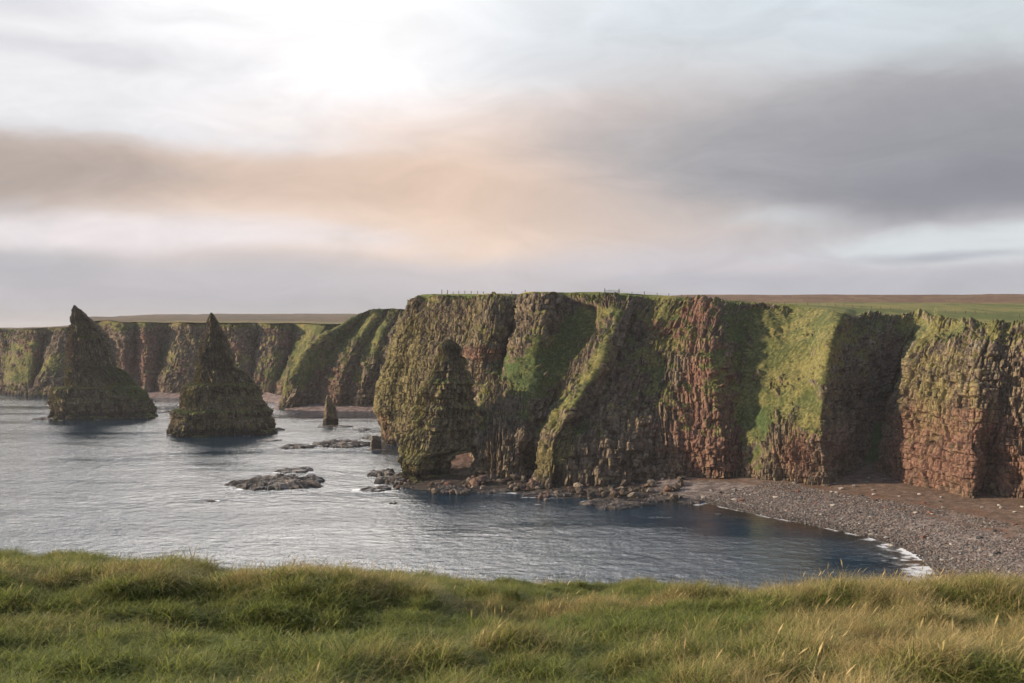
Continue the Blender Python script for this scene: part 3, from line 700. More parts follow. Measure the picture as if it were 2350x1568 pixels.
SK = [(500,722,1123,26,2.0,'large flat layered skerry, the nearest one out in the open bay'),
      (618,712,1086,13,1.0,'thin low reef just behind the large flat skerry'),
      (582,638,1013,9,.6,'low dark reef lying nearest the foot of the pointed stack'),
      (628,716,1031,15,1.3,'ragged reef, left one of the touching pair in the channel'),
      (694,836,1028,22,1.8,'long layered reef, right one of the touching pair in the channel'),
      (720,800,982,12,.9,'low reef that carries the small blunt pillar'),
      (802,846,990,12,.8,'broken low rocks right of the small blunt pillar'),
      (820,868,1008,12,.9,'low reef just behind the dark squat block'),
      (835,872,968,10,.6,'tiny far reef under the left edge of the promontory'),
      (838,885,1036,6,.5,'low wet rock round the foot of the dark squat block'),
      (462,496,1154,3,.45,'small lone rock awash left below the large flat skerry'),
      (62,128,965,12,1.3,'low rocky toe at the left foot of the hooked stack'),
      (335,384,948,14,1.0,'low rocky toe at the right foot of the hooked stack'),
      (345,400,936,12,.7,'far flat reef behind the right foot of the hooked stack'),
      (404,440,945,8,.4,'small flat reef behind the left ledge of the pointed stack'),
      (610,648,989,10,1.1,'low rocky toe at the right foot of the pointed stack'),
      (378,392,1001,4,.8,'small wave-washed rock at the left foot of the pointed stack'),
      (822,892,1128,9,1.0,'low jagged rock lying out in front of the arch foot'),
      (838,905,1095,12,1.8,'blocky ledge of rock running out left from the arch foot'),
      (850,930,1112,14,2.0,'layered rock apron at the left foot of the arch'),
      (888,912,1157,3,.4,'small rock barely awash below the arch foot'),
      (985,1080,1135,12,1.6,'flat topped rock ledge in front of the arch opening'),
      (1060,1180,1132,12,.9,'low seaweed covered shelf right of the arch ledge'),
      (1325,1500,1168,14,1.2,'broad smooth pale slab at the water edge before the boulders'),
      (1440,1560,1152,12,1.0,'brown slab behind the broad smooth slab'),
      (1180,1330,1142,12,.9,'long low wet shelf below the ridge of the main cliff'),
      (1560,1620,1158,8,.8,'rounded low rocks where the shingle meets the boulders'),
      (1168,1182,1163,1.6,.3,'tiny rock awash in the dark water of the cove'),
      (1640,1660,1182,2.5,.35,'small wet stone just off the shingle')]
for i, (a_, b_, py_, dp_, h_, lb) in enumerate(SK): skerry(a_, b_, py_, dp_, h_, lb, 300+i*7)

# ------------------------------------------------------------------ boulders
def hull_mesh(name, n, sq, seed, c, mat_, rough=0.0):
    import bmesh
    r_ = np.random.default_rng(seed); bm = bmesh.new()
    p = r_.normal(size=(n, 3)); p /= np.linalg.norm(p, axis=1, keepdims=True); p *= r_.uniform(.82, 1.05, (n, 1))
    p = p*np.array(sq)*.5
    for v in p: bm.verts.new(v)
    res = bmesh.ops.convex_hull(bm, input=bm.verts)
    for g in list(set(e for e in res['geom_interior']+res['geom_unused'] if isinstance(e, bmesh.types.BMVert))): bm.verts.remove(g)
    bmesh.ops.triangulate(bm, faces=bm.faces)
    me = bpy.data.meshes.new(name); bm.to_mesh(me); bm.free()
    a = me.attributes.new('Col', 'FLOAT_COLOR', 'POINT')
    cc = np.ones((len(me.vertices), 4), np.float32); cc[:, :3] = np.array(c)*r_.uniform(.85, 1.15, (len(me.vertices), 1))
    a.data.foreach_set('color', cc.reshape(-1)); me.materials.append(mat_)
    return me
bpal = [(.11, .085, .07), (.15, .105, .085), (.17, .14, .115), (.08, .07, .06), (.19, .12, .095), (.15, .13, .11), (.10, .075, .06), (.26, .22, .18)]
BM = [hull_mesh('boulder', 24, (1, .85, .7), 50+i, bpal[i % 8], M_ROCK) for i in range(12)]
def ground_z(x, y):
    z, _, _ = beach_z(np.array([x], np.float32), np.array([y], np.float32)); return float(z[0])
zones = [(985,1080,1108,1130,26,1.2,3.2,'dark boulder heaped in front of the arch opening'),
         (1085,1240,1092,1122,96,1.3,4.2,'reddish brown boulder in the jumble between arch and ridge'),
         (1230,1420,1098,1142,64,1.2,3.8,'dark boulder along the foot of the ridge on the main cliff'),
         (1400,1570,1098,1142,84,1.2,3.8,'brown boulder in the heap where the rocks give way to shingle'),
         (880,960,1090,1118,22,.9,2.4,'angular dark boulder at the left foot of the rock arch')]
nb = 0
for (x0, x1, y0, y1, n, s0, s1, lb) in zones:
    for i in range(n):
        px = random.uniform(x0, x1); py = random.uniform(y0, y1)
        z = .8; d = shore_d(py, z); x = (px-CX)/F*d
        s = s0+(s1-s0)*random.random()**2.2
        o = link('boulder', BM[nb % 12], None, (x, d, max(ground_z(x, d), -.1)+s*.16+.25*random.random()))
        o.rotation_euler = (random.uniform(-.4, .4), random.uniform(-.4, .4), random.uniform(0, 6.28))
        o.scale = (s*random.uniform(.9, 1.4), s*random.uniform(.8, 1.1), s*random.uniform(.8, 1.15))
        tag(o, lb, 'boulder', lb.replace('boulder', 'boulders')); nb += 1
# stones scattered on the shingle
PM = [hull_mesh('pale_stone', 18, (1, .8, .5), 80+i, c, M_SHINGLE) for i, c in enumerate([(.40, .38, .35), (.32, .30, .27), (.46, .42, .38)])]
DM = [hull_mesh('dark_stone', 18, (1, .8, .6), 90+i, c, M_SHINGLE) for i, c in enumerate([(.06, .06, .065), (.08, .07, .065), (.22, .10, .07)])]
for i in range(110):
    px = random.uniform(1600, 2350)
    lo = np.interp(px, [1600, 1890, 2040, 2230, 2350], [1100, 1112, 1100, 1150, 1140]); hi = np.interp(px, [1600, 1900, 2100, 2350], [1120, 1170, 1240, 1320])
    py = random.uniform(lo, hi); z = 3.0; d = shore_d(py, z); x = (px-CX)/F*d
    pale = random.random() < .6
    s = random.uniform(.6, 1.7)*(1 if pale else 1.05)
    me = random.choice(PM if pale else DM)
    o = link(me.name.split('.')[0], me, None, (x, d, ground_z(x, d)+.12*s)); o.rotation_euler = (0, 0, random.uniform(0, 6.28))
    o.scale = (s*1.3, s, s*random.uniform(.6, 1.1))
    if pale: tag(o, 'pale stone lying loose on the upper shingle beach', 'stone', 'pale stones scattered on the beach')
    else: tag(o, 'dark stone lying loose on the upper shingle beach', 'stone', 'dark stones scattered on the beach')
# cobbles: one mass of small stones
def cobbles():
    base = []
    for i in range(6):
        me = hull_mesh('tmp', 9, (1, .8, .55), 200+i, (1, 1, 1), M_SHINGLE)
        v = np.array([p.co[:] for p in me.vertices]); f = np.array([p.vertices[:] for p in me.polygons]); base.append((v, f)); bpy.data.meshes.remove(me)
    n = 30000
    s = rng.random(n)**1.4*30; t = rng.random(n)
    # along the shoreline
    pl = SHW[8:-2]; L = np.concatenate([[0], np.cumsum(np.linalg.norm(np.diff(pl, axis=0), axis=1))]); q = t*L[-1]
    x = np.interp(q, L, pl[:, 0]); y = np.interp(q, L, pl[:, 1])
    x2 = np.interp(np.minimum(q+1, L[-1]), L, pl[:, 0])-np.interp(np.maximum(q-1, 0), L, pl[:, 0]); y2 = np.interp(np.minimum(q+1, L[-1]), L, pl[:, 1])-np.interp(np.maximum(q-1, 0), L, pl[:, 1])
    l = np.hypot(x2, y2)+1e-6; nx, ny = -y2/l, x2/l
    x = (x+nx*(s-.8)).astype(np.float32); y = (y+ny*(s-.8)).astype(np.float32)
    z, sd_, _ = beach_z(x, y)
    size = (.28+.5*rng.random(n)**2.5)*(1+.5*np.exp(-s/5))
    Vs, Fs, Cs = [], [], []; o_ = 0
    for k in range(6):
        m = np.arange(k, n, 6); v, f = base[k]
        a = rng.random(len(m))*6.283; ca, sa = np.cos(a)[:, None], np.sin(a)[:, None]
        vx = v[None, :, 0]*ca-v[None, :, 1]*sa; vy = v[None, :, 0]*sa+v[None, :, 1]*ca; vz = np.broadcast_to(v[None, :, 2], vx.shape)
        P = np.stack([vx, vy, vz], -1)*size[m][:, None, None]+np.stack([x[m], y[m], z[m]+.1*size[m]], -1)[:, None, :]
        Vs.append(P.reshape(-1, 3)); Fs.append((f[None]+(np.arange(len(m))*len(v))[:, None, None]+o_).reshape(-1, 3)); o_ += P.shape[0]*P.shape[1]
        pal = np.array([(.14, .125, .12), (.20, .175, .16), (.24, .20, .175), (.19, .13, .11), (.27, .25, .235), (.11, .105, .105)])
        cc = pal[rng.integers(0, 6, len(m))]*rng.uniform(.8, 1.2, (len(m), 1))*(1-.45*np.exp(-s[m]/2.5))[:, None]
        Cs.append(np.repeat(cc, len(v), 0))
    me = raw_mesh('cobbles', np.concatenate(Vs), np.concatenate(Fs), [M_SHINGLE], False, np.concatenate(Cs))
    o = link('cobbles', me); tag(o, 'grey and reddish cobbles covering the shingle beach', 'cobbles', None, 'stuff')
cobbles()

# ------------------------------------------------------------------ sea
def sea():
    th = np.concatenate([np.linspace(-85, -31, 60)[:-1], np.linspace(-31, 31, 760), np.linspace(31, 85, 60)[1:]])
    rr = np.concatenate([np.linspace(20, 165, 20)[:-1], F*EYE/np.linspace(F*EYE/165, F*EYE/760, 520)[:-1], np.geomspace(760, 12000, 40)])
    T_, R_ = np.meshgrid(np.radians(th), rr, indexing='ij')
    x = (np.sin(T_)*R_).astype(np.float32); y = (np.cos(T_)*R_).astype(np.float32)
    near = sstep(900, 700, R_)
    z = near*(.10*fbm(x/14, y/7, 0*x, 2, 1)+.05*fbm(x/4.5, y/2.2, 0*x, 2, 2))
    # foam near rocks
    foam = np.zeros(x.shape, np.float32)
    pts = np.concatenate(foam_pts)[::2]
    m = (R_ > 150) & (R_ < 620) & (np.abs(T_) < R(31))
    xi, yi = x[m], y[m]; best = np.full(xi.shape, 1e9, np.float32)
    for i in range(0, len(pts), 16):
        q = pts[i:i+16].astype(np.float32)
        dd = ((xi[:, None]-q[None, :, 0])**2+((yi[:, None]-q[None, :, 1])*.8)**2).min(1); best = np.minimum(best, dd)
    dist = np.full(x.shape, 1e3, np.float32); dist[m] = np.sqrt(best)
    patch = fbm(x/9, y/9, 0*x, 3, 31)
    foam += sstep(2.4, .0, dist+1.9*patch)*sstep(-.05, .45, fbm(x/5, y/5, 0*x, 4, 77))*.62*sstep(.5, -1, seg_dist(x, y, SHW))
    # drifting streaks between the reefs
    st_ = fbm(x/16, y/3.0, 0*x, 4, 41)
    reef = np.exp(-dist/11)
    foam += sstep(.22, .5, st_)*reef*.5
    s = seg_dist(x, y, SHW)
    main_ = sstep(42, 58, x)*sstep(80, 150, y)
    wash = np.exp(-np.abs(s+.3)/np.where(s < 0, 1.5+4.2*sstep(228, 190, y), 1.2))*main_*(.72+.5*patch)
    wash = wash*(.45+.9*sstep(-.35, .35, fbm(x/2.6, y/2.6, 0*x, 3, 61)))
    foam += np.clip(wash*1.3, 0, 1)
    foam += main_*sstep(.15, .45, fbm(x/5, y/2, 0*x, 3, 51))*np.exp(-np.abs(s+4)/3)*.35*sstep(235, 195, y)
    for pl in (far_sh, mid_sh): foam += .7*np.exp(-np.abs(seg_dist(x, y, pl))/1.5)*(.6+.6*patch)
    rs = sstep(45, 30, x)*sstep(-40, -34, x)
    foam += rs*np.exp(-np.abs(s+1.0)/1.2)*sstep(.0, .4, patch)*.45
    for (fx, fy, fr, fl) in ((1210,1158,46,1.6),(1125,1162,40,1.2),(1575,1178,16,1.5),(1640,1192,14,1.2),(380,1000,14,4),(395,1006,24,2.5),(560,1001,30,2)):
        d = shore_d(fy); X0 = (fx-CX)/F*d
        foam += .62*np.exp(-(((x-X0)/(fr/F*d))**2+((y-d)/fl)**2))*sstep(-.25, .25, fbm(x/2.5, y/2, 0*x, 3, 88))
    foam = np.clip(foam, 0, 1)
    shal = sstep(-16, 0, s)*sstep(20, 50, x)
    me = raw_mesh('sea', np.stack([x, y, z], -1).reshape(-1, 3), grid_faces(*x.shape), [], True, None, {'foam': foam, 'shallow': shal, 'shelter': sstep(-62, -8, s)*sstep(0, 40, x)*sstep(140, 200, y)})
    m_, t = mat('sea_water')
    g = t.new('ShaderNodeNewGeometry'); P = g.outputs['Position']
    mp = t.new('ShaderNodeMapping'); t.put(mp.inputs[0], P); mp.inputs['Scale'].default_value = (.95, 1.25, 1); mp.inputs['Rotation'].default_value = (0, 0, R(8))
    a = t.noise(mp.outputs[0], .32, 3, .5); b = t.noise(mp.outputs[0], 1.1, 4, .62); c = t.noise(mp.outputs[0], .055, 3, .5)
    mp2 = t.new('ShaderNodeMapping'); t.put(mp2.inputs[0], P); mp2.inputs['Scale'].default_value = (.35, 1.5, 1); mp2.inputs['Rotation'].default_value = (0, 0, R(-6))
    gust = t.noise(mp2.outputs[0], .022, 4, .55, .6)
    h = t.math('ADD', t.math('MULTIPLY', a, 1.1), t.math('MULTIPLY', b, .48))
    h = t.math('ADD', h, t.math('MULTIPLY', c, 1.4))
    fa = t.new('ShaderNodeAttribute', attribute_name='foam').outputs['Fac']; sa = t.new('ShaderNodeAttribute', attribute_name='shallow').outputs['Fac']
    fn = t.noise(P, .8, 9, .8, .3)
    fm = t.ramp(t.math('SUBTRACT', t.math('MULTIPLY', fa, 1.2), fn), -.20, .42)
    basec = t.mix(sa, (.008, .034, .062), (.030, .022, .014))
    basec = t.mix(fm, basec, (.78, .80, .82))
    rough = t.math('ADD', t.ramp(gust, .3, .7, .02, .10), t.math('MULTIPLY', fm, .5))
    bp = t.new('ShaderNodeBump'); sh_ = t.new('ShaderNodeAttribute', attribute_name='shelter').outputs['Fac']
    t.put(bp.inputs['Strength'], t.math('MULTIPLY', t.ramp(gust, .3, .7, .40, 1.15), t.ramp(sh_, 0, 1, 1.0, .45))); bp.inputs['Distance'].default_value = .5; t.put(bp.inputs['Height'], h)
    p = t.new('ShaderNodeBsdfPrincipled'); t.put(p.inputs['Base Color'], basec); t.put(p.inputs['Roughness'], rough); p.inputs['IOR'].default_value = 1.75
    t.l.new(bp.outputs[0], p.inputs['Normal'])
    o = t.new('ShaderNodeOutputMaterial'); t.l.new(p.outputs[0], o.inputs[0])
    me.materials.append(m_)
    link('sea', me)['kind'] = 'structure'
sea()

# ------------------------------------------------------------------ fences on the plateau
PLV = MQ[:, MN-6:MN+110].reshape(-1, 3)
def land_z(x, y):
    d = (PLV[:, 0]-x)**2+(PLV[:, 1]-y)**2
    i = np.argsort(d)[:4]; wgt = 1/(d[i]+.2); return float((PLV[i, 2]*wgt).sum()/wgt.sum())
post_me = None
def box(name, sx, sy, sz, m):
    v = np.array([(x*sx/2, y*sy/2, z) for z in (0, sz) for x, y in ((-1, -1), (1, -1), (1, 1), (-1, 1))])
    v[4:, :2] *= .9
    f = np.array([(0, 3, 2, 1), (4, 5, 6, 7), (0, 1, 5, 4), (1, 2, 6, 5), (2, 3, 7, 6), (3, 0, 4, 7)])
    return raw_mesh(name, v, f, [m])
POST = box('post', .20, .20, 1.3, M_WOOD); BIG = box('strainer_post', .26, .26, 2.0, M_WOOD); SLAT = box('slat', .07, .03, 1.2, M_WOOD)
def fence(pts, gap, label, big=(), cat='fence'):
    P = np.array([((px-CX)/F*d, d) for px, d in pts])
    L = np.concatenate([[0], np.cumsum(np.linalg.norm(np.diff(P, axis=0), axis=1))])
    n = int(L[-1]/gap); q = np.linspace(0, L[-1], n+1)
    x = np.interp(q, L, P[:, 0]); y = np.interp(q, L, P[:, 1]); z = [land_z(a, b) for a, b in zip(x, y)]
    e = bpy.data.objects.new('fence', None); COL.objects.link(e); e.location = (x[0], y[0], z[0]); tag(e, label, cat)
    for i in range(n+1):
        b_ = i in big
        o = link('strainer_post' if b_ else 'post', BIG if b_ else POST, e, (x[i]-x[0], y[i]-y[0], z[i]-z[0]-.12))
        o.rotation_euler = (random.uniform(-.05, .05), random.uniform(-.06, .06), random.random())
        o.scale = (1, 1, random.uniform(.9, 1.1))
    for hgt in (.35, .7, 1.05):
        v = []; f = []
        for i in range(n+1):
            b0 = len(v)
            for dx, dz in ((0, .012), (0, -.012), (.012, 0)): v.append((x[i]-x[0], y[i]-y[0]+dx, z[i]-z[0]+hgt+dz))
            if i:
                for k in range(3): f.append((b0-3+k, b0-3+(k+1) % 3, b0+(k+1) % 3, b0+k))
        link('wire', raw_mesh('wire', np.array(v), np.array(f), [M_WIRE]), e)
fence([(1014, 417), (1060, 404), (1104, 393), (1150, 378), (1205, 364)], 4.4, 'short post and wire fence on the skyline above the far promontory', (0, 1))
fence([(1421, 354), (1505, 356), (1545, 352), (1595, 351), (1640, 356), (1700, 385), (1786, 430), (1880, 425), (1960, 408), (2060, 390), (2164, 368), (2260, 350), (2350, 335), (2480, 315)], 4.6,
      'long post and wire fence crossing the green field behind the cliff edge', (0,))
e = bpy.data.objects.new('paling_fence', None); COL.objects.link(e)
px0, px1, dd0 = 1388, 1418, 354
xx = np.linspace((px0-CX)/F*dd0, (px1-CX)/F*dd0, 15); zz0 = land_z(xx[0], dd0)
e.location = (xx[0], dd0, zz0); tag(e, 'short grey paling screen at the left end of the long fence', 'fence')
for i, x_ in enumerate(xx):
    big_ = i == 0
    link('post' if i in (0, 14) else 'slat', BIG if big_ else (POST if i == 14 else SLAT), e, (x_-xx[0], 0, land_z(x_, dd0)-zz0-.1))
for hh in (.3, .95):
    me = box('rail', xx[-1]-xx[0]-.1, .04, .08, M_WOOD)
    link('rail', me, e, ((xx[-1]-xx[0])/2, .05, hh))

# ------------------------------------------------------------------ the grassy cliff top the photograph is taken from
NEARC = {  # px: (py, d) from near to the edge
 -900: [(1600,5.8),(1530,6.8),(1460,8.0),(1435,8.6),(1370,9.0),(1310,9.6),(1290,11),(1270,12.5),(1255,14)],
 0:    [(1600,5.8),(1530,6.8),(1460,8.0),(1440,8.6),(1370,9.0),(1312,9.6),(1292,11),(1278,12.5),(1268,14)],
 330:  [(1600,5.8),(1530,6.8),(1465,8.0),(1440,8.6),(1370,9.0),(1316,9.6),(1300,11),(1292,12.5),(1286,14)],
 480:  [(1600,5.8),(1530,6.8),(1465,8.0),(1445,8.6),(1375,9.0),(1322,9.6),(1318,11),(1314,12.5),(1310,13.6)],
 900:  [(1600,5.8),(1530,6.8),(1465,8.0),(1445,8.5),(1380,9.0),(1330,9.6),(1324,11),(1319,12.3),(1317,13.4)],
 1100: [(1600,5.8),(1530,6.8),(1468,7.8),(1436,8.7),(1400,9.5),(1368,10.4),(1350,11.3),(1324,12.4),(1314,13.4)],
 1330: [(1600,5.8),(1530,6.8),(1472,7.8),(1434,8.8),(1405,9.6),(1378,10.5),(1358,11.5),(1330,12.5),(1321,13.4)],
 1450: [(1600,5.7),(1525,6.6),(1470,7.6),(1430,8.7),(1400,9.6),(1375,10.5),(1350,11.5),(1326,12.4),(1322,13.2)],
 1620: [(1600,5.7),(1510,6.4),(1465,7.4),(1432,8.7),(1400,9.4),(1366,10.0),(1352,11.3),(1346,12.4),(1346,13.2)],
 1850: [(1600,5.7),(1490,6.3),(1455,7.3),(1435,8.8),(1385,9.2),(1350,9.7),(1352,11.3),(1352,12.4),(1350,13.2)],
 2100: [(1600,5.6),(1488,6.2),(1455,7.2),(1438,8.8),(1385,9.2),(1345,9.7),(1350,11.3),(1349,12.4),(1346,13.2)],
 2350: [(1600,5.6),(1486,6.2),(1455,7.2),(1438,8.8),(1380,9.2),(1340,9.7),(1346,11.3),(1344,12.4),(1342,13.2)],
 3300: [(1600,5.6),(1486,6.2),(1455,7.2),(1438,8.8),(1380,9.2),(1340,9.7),(1332,11.3),(1326,12.4),(1326,13.2)]}
pxs = sorted(NEARC); ncol = 9
NK = np.array([[(d, EYE-(py-HY)/F*d-.17-.07*max(0, d-9)/4) for py, d in NEARC[p]] for p in pxs])     # (col,9,2)
xcols = np.array([(p-CX)/F for p in pxs])                                            # slope x/y
def near_z(x, y, noise=True):
    """height of the near land"""
    yy = np.maximum(y, .5); s = np.clip(x/np.maximum(yy, 5), xcols[0], xcols[-1])
    i = np.clip(np.searchsorted(xcols, s)-1, 0, len(xcols)-2); t = (s-xcols[i])/(xcols[i+1]-xcols[i]); t = t*t*(3-2*t)
    z = np.zeros(x.shape); best = None
    out = []
    for k in (i, i+1):
        zk = np.zeros(x.shape)
        for c in np.unique(k):
            m = k == c
            dd = np.concatenate([[-400, -60, 0, 3.5], NK[c, :, 0], [14.6, 17, 26, 60, 90]])
            ed = NK[c, -1, 1]
            zz = np.concatenate([[47, 45.6, 44.3, 44.2], NK[c, :, 1], [ed-.5, ed-2.6, ed-14, -2, -4]])
            zk[m] = np.interp(y[m], dd, zz)
        out.append(zk)
    z = out[0]*(1-t)+out[1]*t
    if noise:
        x32, y32 = x.astype(np.float32), y.astype(np.float32)
        k = sstep(40, 14, y)
        for hx, hy, hr, hh in ((-5.9, 13.1, .22, .17), (-4.6, 13.0, .18, .15), (-5.15, 12.9, .35, .08), (1.45, 12.6, .45, .14), (-7.2, 13.2, .3, .07)):
            z = z+hh*np.exp(-(((x-hx)/hr)**2+((y-hy)/hr)**2))
        z = z+k*(.17*fbm(x32/.9, y32/.65, 0*x32, 3, 5)+.10*ridge(x32/.6, y32/.45, 0*x32, 2, 6)+.07*fbm(x32/3, y32/3, 0*x32, 2, 16))
    return z
EDX = np.array([-14, 0])
def near_land():
    gx = np.concatenate([np.linspace(-400, -16, 40)[:-1], np.linspace(-16, 16, 520), np.linspace(16, 400, 40)[1:]])
    gy = np.concatenate([np.linspace(-300, 3, 30)[:-1], np.linspace(3, 15, 260), np.linspace(15, 90, 60)[1:]])
    x, y = np.meshgrid(gx, gy, indexing='ij'); z = near_z(x, y)
    n = fbm(x.astype(np.float32)/.8, y.astype(np.float32)/.8, 0*x, 3, 3)
    c = lerp(np.broadcast_to(np.array([.04, .045, .018]), x.shape+(3,)).astype(np.float32), np.array([.10, .095, .04]), sstep(-.4, .5, n))
    c = lerp(c, np.array([.15, .12, .09]), sstep(24, 34, y))
    link('grassy_cliff_top', raw_mesh('grassy_cliff_top', np.stack([x, y, z], -1).reshape(-1, 3), grid_faces(*x.shape), [M_TURF], True, c.reshape(-1, 3)))['kind'] = 'structure'
near_land()

# grass blades: clumps placed by geometry nodes
def blade_mat():
    m, t = mat('grass_blade')
    a = t.new('ShaderNodeAttribute', attribute_name='Col')
    b = t.new('ShaderNodeAttribute', attribute_name='tone', attribute_type='INSTANCER')
    tip = t.new('ShaderNodeAttribute', attribute_name='tip')
    rnd = t.new('ShaderNodeObjectInfo').outputs['Random']
    green = t.mix(rnd, (.125, .175, .040), (.270, .300, .082)); dry = t.mix(rnd, (.40, .30, .14), (.58, .46, .25))
    k = t.math('MULTIPLY_ADD', tip.outputs['Fac'], .35, t.math('SUBTRACT', b.outputs['Fac'], .12))
    k = t.math('ADD', k, t.math('SUBTRACT', t.new('ShaderNodeSeparateColor').outputs[0], 0))
    sp = t.new('ShaderNodeSeparateColor'); t.l.new(a.outputs['Color'], sp.inputs[0])
    k = t.math('ADD', t.math('MULTIPLY_ADD', tip.outputs['Fac'], .30, t.math('SUBTRACT', b.outputs['Fac'], .15)), t.math('MULTIPLY', t.math('SUBTRACT', sp.outputs[0], .5), .7))
    c = t.mix(t.ramp(k, .1, .9), green, dry)
    f = t.ramp(sp.outputs[1], 0, 1, .45, 1.5, False)
    c = t.mix(1.0, c, t.comb(f, f, f), 'MULTIPLY')
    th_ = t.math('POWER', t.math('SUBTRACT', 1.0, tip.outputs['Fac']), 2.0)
    c = t.mix(t.math('MULTIPLY', th_, .75), c, (.07, .055, .028))                 # brown thatch at each blade's foot; its dark tone paints shade into the gaps
    c = t.mix(1.0, c, (1.08, 1.08, 1.0), 'MULTIPLY')
    p = t.new('ShaderNodeBsdfPrincipled'); t.put(p.inputs['Base Color'], c); p.inputs['Roughness'].default_value = .6; p.inputs['Specular IOR Level'].default_value = .25
    tr = t.new('ShaderNodeBsdfTranslucent'); t.put(tr.inputs[0], c)
    mx = t.new('ShaderNodeMixShader'); mx.inputs[0].default_value = .45; t.l.new(p.outputs[0], mx.inputs[1]); t.l.new(tr.outputs[0], mx.inputs[2])
    o = t.new('ShaderNodeOutputMaterial'); t.l.new(mx.outputs[0], o.inputs[0]); return m
M_BL = blade_mat()
def clump(name, n, rad, h0, h1, bend, wid, seed, wind=(.5, .15), heads=False, seg=4):
    r_ = np.random.default_rng(seed); V, Fq, C, Tp = [], [], [], []
    for i in range(n):
        a = r_.random()*6.283; rr = rad*math.sqrt(r_.random()); bx_, by_ = rr*math.cos(a), rr*math.sin(a)
        h = r_.uniform(h0, h1); da = r_.random()*6.283; bd = bend*r_.uniform(.3, 1.2)
        dx = math.cos(da)*bd+wind[0]*r_.uniform(.4, 1.3); dy = math.sin(da)*bd+wind[1]
        wa = r_.random()*3.14; wx, wy = math.cos(wa)*wid/2, math.sin(wa)*wid/2
        b0 = len(V); c = (r_.random(), r_.random(), 0)
        for k in range(seg+1):
            t = k/seg; px_ = bx_+dx*h*t*t*.9; py_ = by_+dy*h*t*t*.9; pz = h*(t-.38*(bd+wind[0]*.6)*t*t*t)
            ww = 1-t**1.6
            if heads: ww = .35 if t < .74 else (2.2*(1-abs(t-.88)/.14) if t < 1 else .2)
            if heads and t < .7: ww = .4
            ww = max(ww, .06)
            V += [(px_-wx*ww, py_-wy*ww, pz), (px_+wx*ww, py_+wy*ww, pz)]; C += [c, c]; Tp += [t, t]
            if k: Fq.append((b0+2*k-2, b0+2*k-1, b0+2*k+1, b0+2*k))
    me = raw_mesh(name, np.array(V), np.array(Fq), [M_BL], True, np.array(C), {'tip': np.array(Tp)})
    return bpy.data.objects.new(name, me)
protos = bpy.data.collections.new('grass_clumps')
CL = []
for i in range(4): CL.append(clump('a%d_lush' % i, 48, .11, .09, .27, 1.2, .0095, 10+i, (.22, .05)))
for i in range(3): CL.append(clump('b%d_matted' % i, 56, .13, .08, .22, 1.7, .007, 20+i, (.45, -.25)))
for i in range(3): CL.append(clump('c%d_dry' % i, 40, .09, .14, .34, .55, .0045, 30+i, (.45, .05)))
for i in range(3): CL.append(clump('d%d_seed' % i, 9, .12, .22, .40, .25, .0045, 40+i, (.35, .0), True, 8))
for o in CL: protos.objects.link(o)
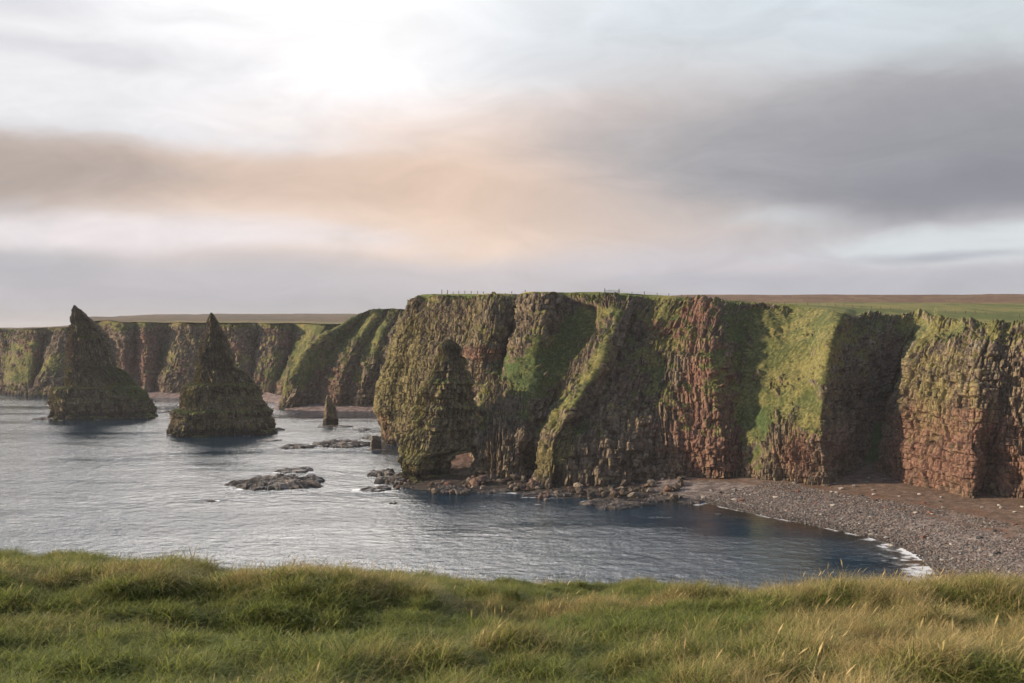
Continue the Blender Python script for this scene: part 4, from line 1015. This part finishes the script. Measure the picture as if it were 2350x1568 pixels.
def scatter():
    n = 84000
    # even in the picture: pick distance with more points near the camera per square metre
    y = 4.3+10.5*rng.random(n)**.75; hw = 2400/2/F*y+3.2
    x = (rng.random(n)*2-1)*hw
    z = near_z(x, y)
    x32, y32 = x.astype(np.float32), y.astype(np.float32)
    n1 = fbm(x32/1.6, y32/1.0, 0*x32, 3, 61); n2 = fbm(x32/.5, y32/.4, 0*x32, 2, 62)
    e = .15; zx = (near_z(x, y+e)-near_z(x, y-e))/(2*e)           # rising away from camera = face towards camera
    s = x/y
    right = sstep(-.05, .45, s)
    dry = .0+.16*right+.50*n1+.25*n2
    dry += .30*np.exp(-((y-7.5)/1.0)**2)*right + .18*np.exp(-((y-9.9)/.7)**2)+.10*sstep(10.5, 13, y)
    dry -= .22*sstep(.1, .6, zx)
    mid = np.exp(-((s-.06)/.16)**2); dry -= .10*mid
    idx = np.zeros(n, int); r = rng.random(n)
    idx[:] = rng.integers(0, 4, n)
    m = (r < .33+.25*mid); idx[m] = rng.integers(4, 7, m.sum())
    m = (r > 1-np.clip(dry*.75, 0.04, .7)); idx[m] = rng.integers(7, 10, m.sum())
    r2 = rng.random(n); m = r2 < np.clip(.015+.09*(dry-.25), .004, .06); idx[m] = rng.integers(10, 13, m.sum())
    hgt = .62+.45*rng.random(n)+.45*n2+.2*n1
    hgt *= 1-.35*mid*sstep(8.5, 10, y)
    hgt *= np.where(idx >= 7, 1-.30*sstep(0, -.35, s)*1.0, 1)
    sl = np.clip(hgt, .45, 1.5)
    rot = np.stack([rng.normal(0, .12, n)-.25*np.clip(zx, -1, 1.0), rng.normal(0, .12, n), rng.normal(0, 1.2, n)], -1)
    me = bpy.data.meshes.new('grass'); me.vertices.add(n)
    me.vertices.foreach_set('co', np.stack([x, y, z-.01], -1).astype(np.float32).reshape(-1))
    a = me.attributes.new('rot', 'FLOAT_VECTOR', 'POINT'); a.data.foreach_set('vector', rot.astype(np.float32).reshape(-1))
    a = me.attributes.new('scl', 'FLOAT', 'POINT'); a.data.foreach_set('value', sl.astype(np.float32))
    a = me.attributes.new('tone', 'FLOAT', 'POINT'); a.data.foreach_set('value', np.clip(dry+np.where(idx >= 7, .35, 0), 0, 1).astype(np.float32))
    a = me.attributes.new('idx', 'INT', 'POINT'); a.data.foreach_set('value', idx.astype(np.int32))
    o = link('grass', me); tag(o, 'windblown green and straw coloured grass covering the near cliff top', 'grass', None, 'stuff')
    ng = bpy.data.node_groups.new('grass_scatter', 'GeometryNodeTree')
    ng.interface.new_socket('Geometry', in_out='INPUT', socket_type='NodeSocketGeometry'); ng.interface.new_socket('Geometry', in_out='OUTPUT', socket_type='NodeSocketGeometry')
    gi = ng.nodes.new('NodeGroupInput'); go = ng.nodes.new('NodeGroupOutput')
    ci = ng.nodes.new('GeometryNodeCollectionInfo'); ci.inputs[0].default_value = protos; ci.inputs[1].default_value = True; ci.inputs[2].default_value = True
    ip = ng.nodes.new('GeometryNodeInstanceOnPoints'); ip.inputs['Pick Instance'].default_value = True
    def na(nm, ty):
        q = ng.nodes.new('GeometryNodeInputNamedAttribute'); q.data_type = ty; q.inputs[0].default_value = nm; return q.outputs[0]
    mp = ng.nodes.new('GeometryNodeMeshToPoints')
    ng.links.new(gi.outputs[0], mp.inputs[0]); ng.links.new(mp.outputs[0], ip.inputs['Points']); ng.links.new(ci.outputs[0], ip.inputs['Instance'])
    ng.links.new(na('idx', 'INT'), ip.inputs['Instance Index'])
    er = ng.nodes.new('FunctionNodeEulerToRotation'); ng.links.new(na('rot', 'FLOAT_VECTOR'), er.inputs[0]); ng.links.new(er.outputs[0], ip.inputs['Rotation'])
    ng.links.new(na('scl', 'FLOAT'), ip.inputs['Scale'])
    ng.links.new(ip.outputs[0], go.inputs[0])
    md = o.modifiers.new('scatter', 'NODES'); md.node_group = ng
scatter()

# ------------------------------------------------------------------ sea air
def haze():
    v = np.array([(x, y, z) for z in (-6, 130) for x, y in ((-13500, -13500), (13500, -13500), (13500, 13500), (-13500, 13500))], float)
    f = np.array([(0, 3, 2, 1), (4, 5, 6, 7), (0, 1, 5, 4), (1, 2, 6, 5), (2, 3, 7, 6), (3, 0, 4, 7)])
    m, t = mat('sea_air'); p = t.new('ShaderNodeVolumePrincipled'); p.inputs['Color'].default_value = (.93, .95, 1, 1)
    p.inputs['Density'].default_value = .00009
    o = t.new('ShaderNodeOutputMaterial'); t.l.new(p.outputs[0], o.inputs['Volume'])
    tag(link('haze', raw_mesh('haze', v, f, [m])), 'thin pale sea haze over the whole bay', 'haze', None, 'stuff')
haze()
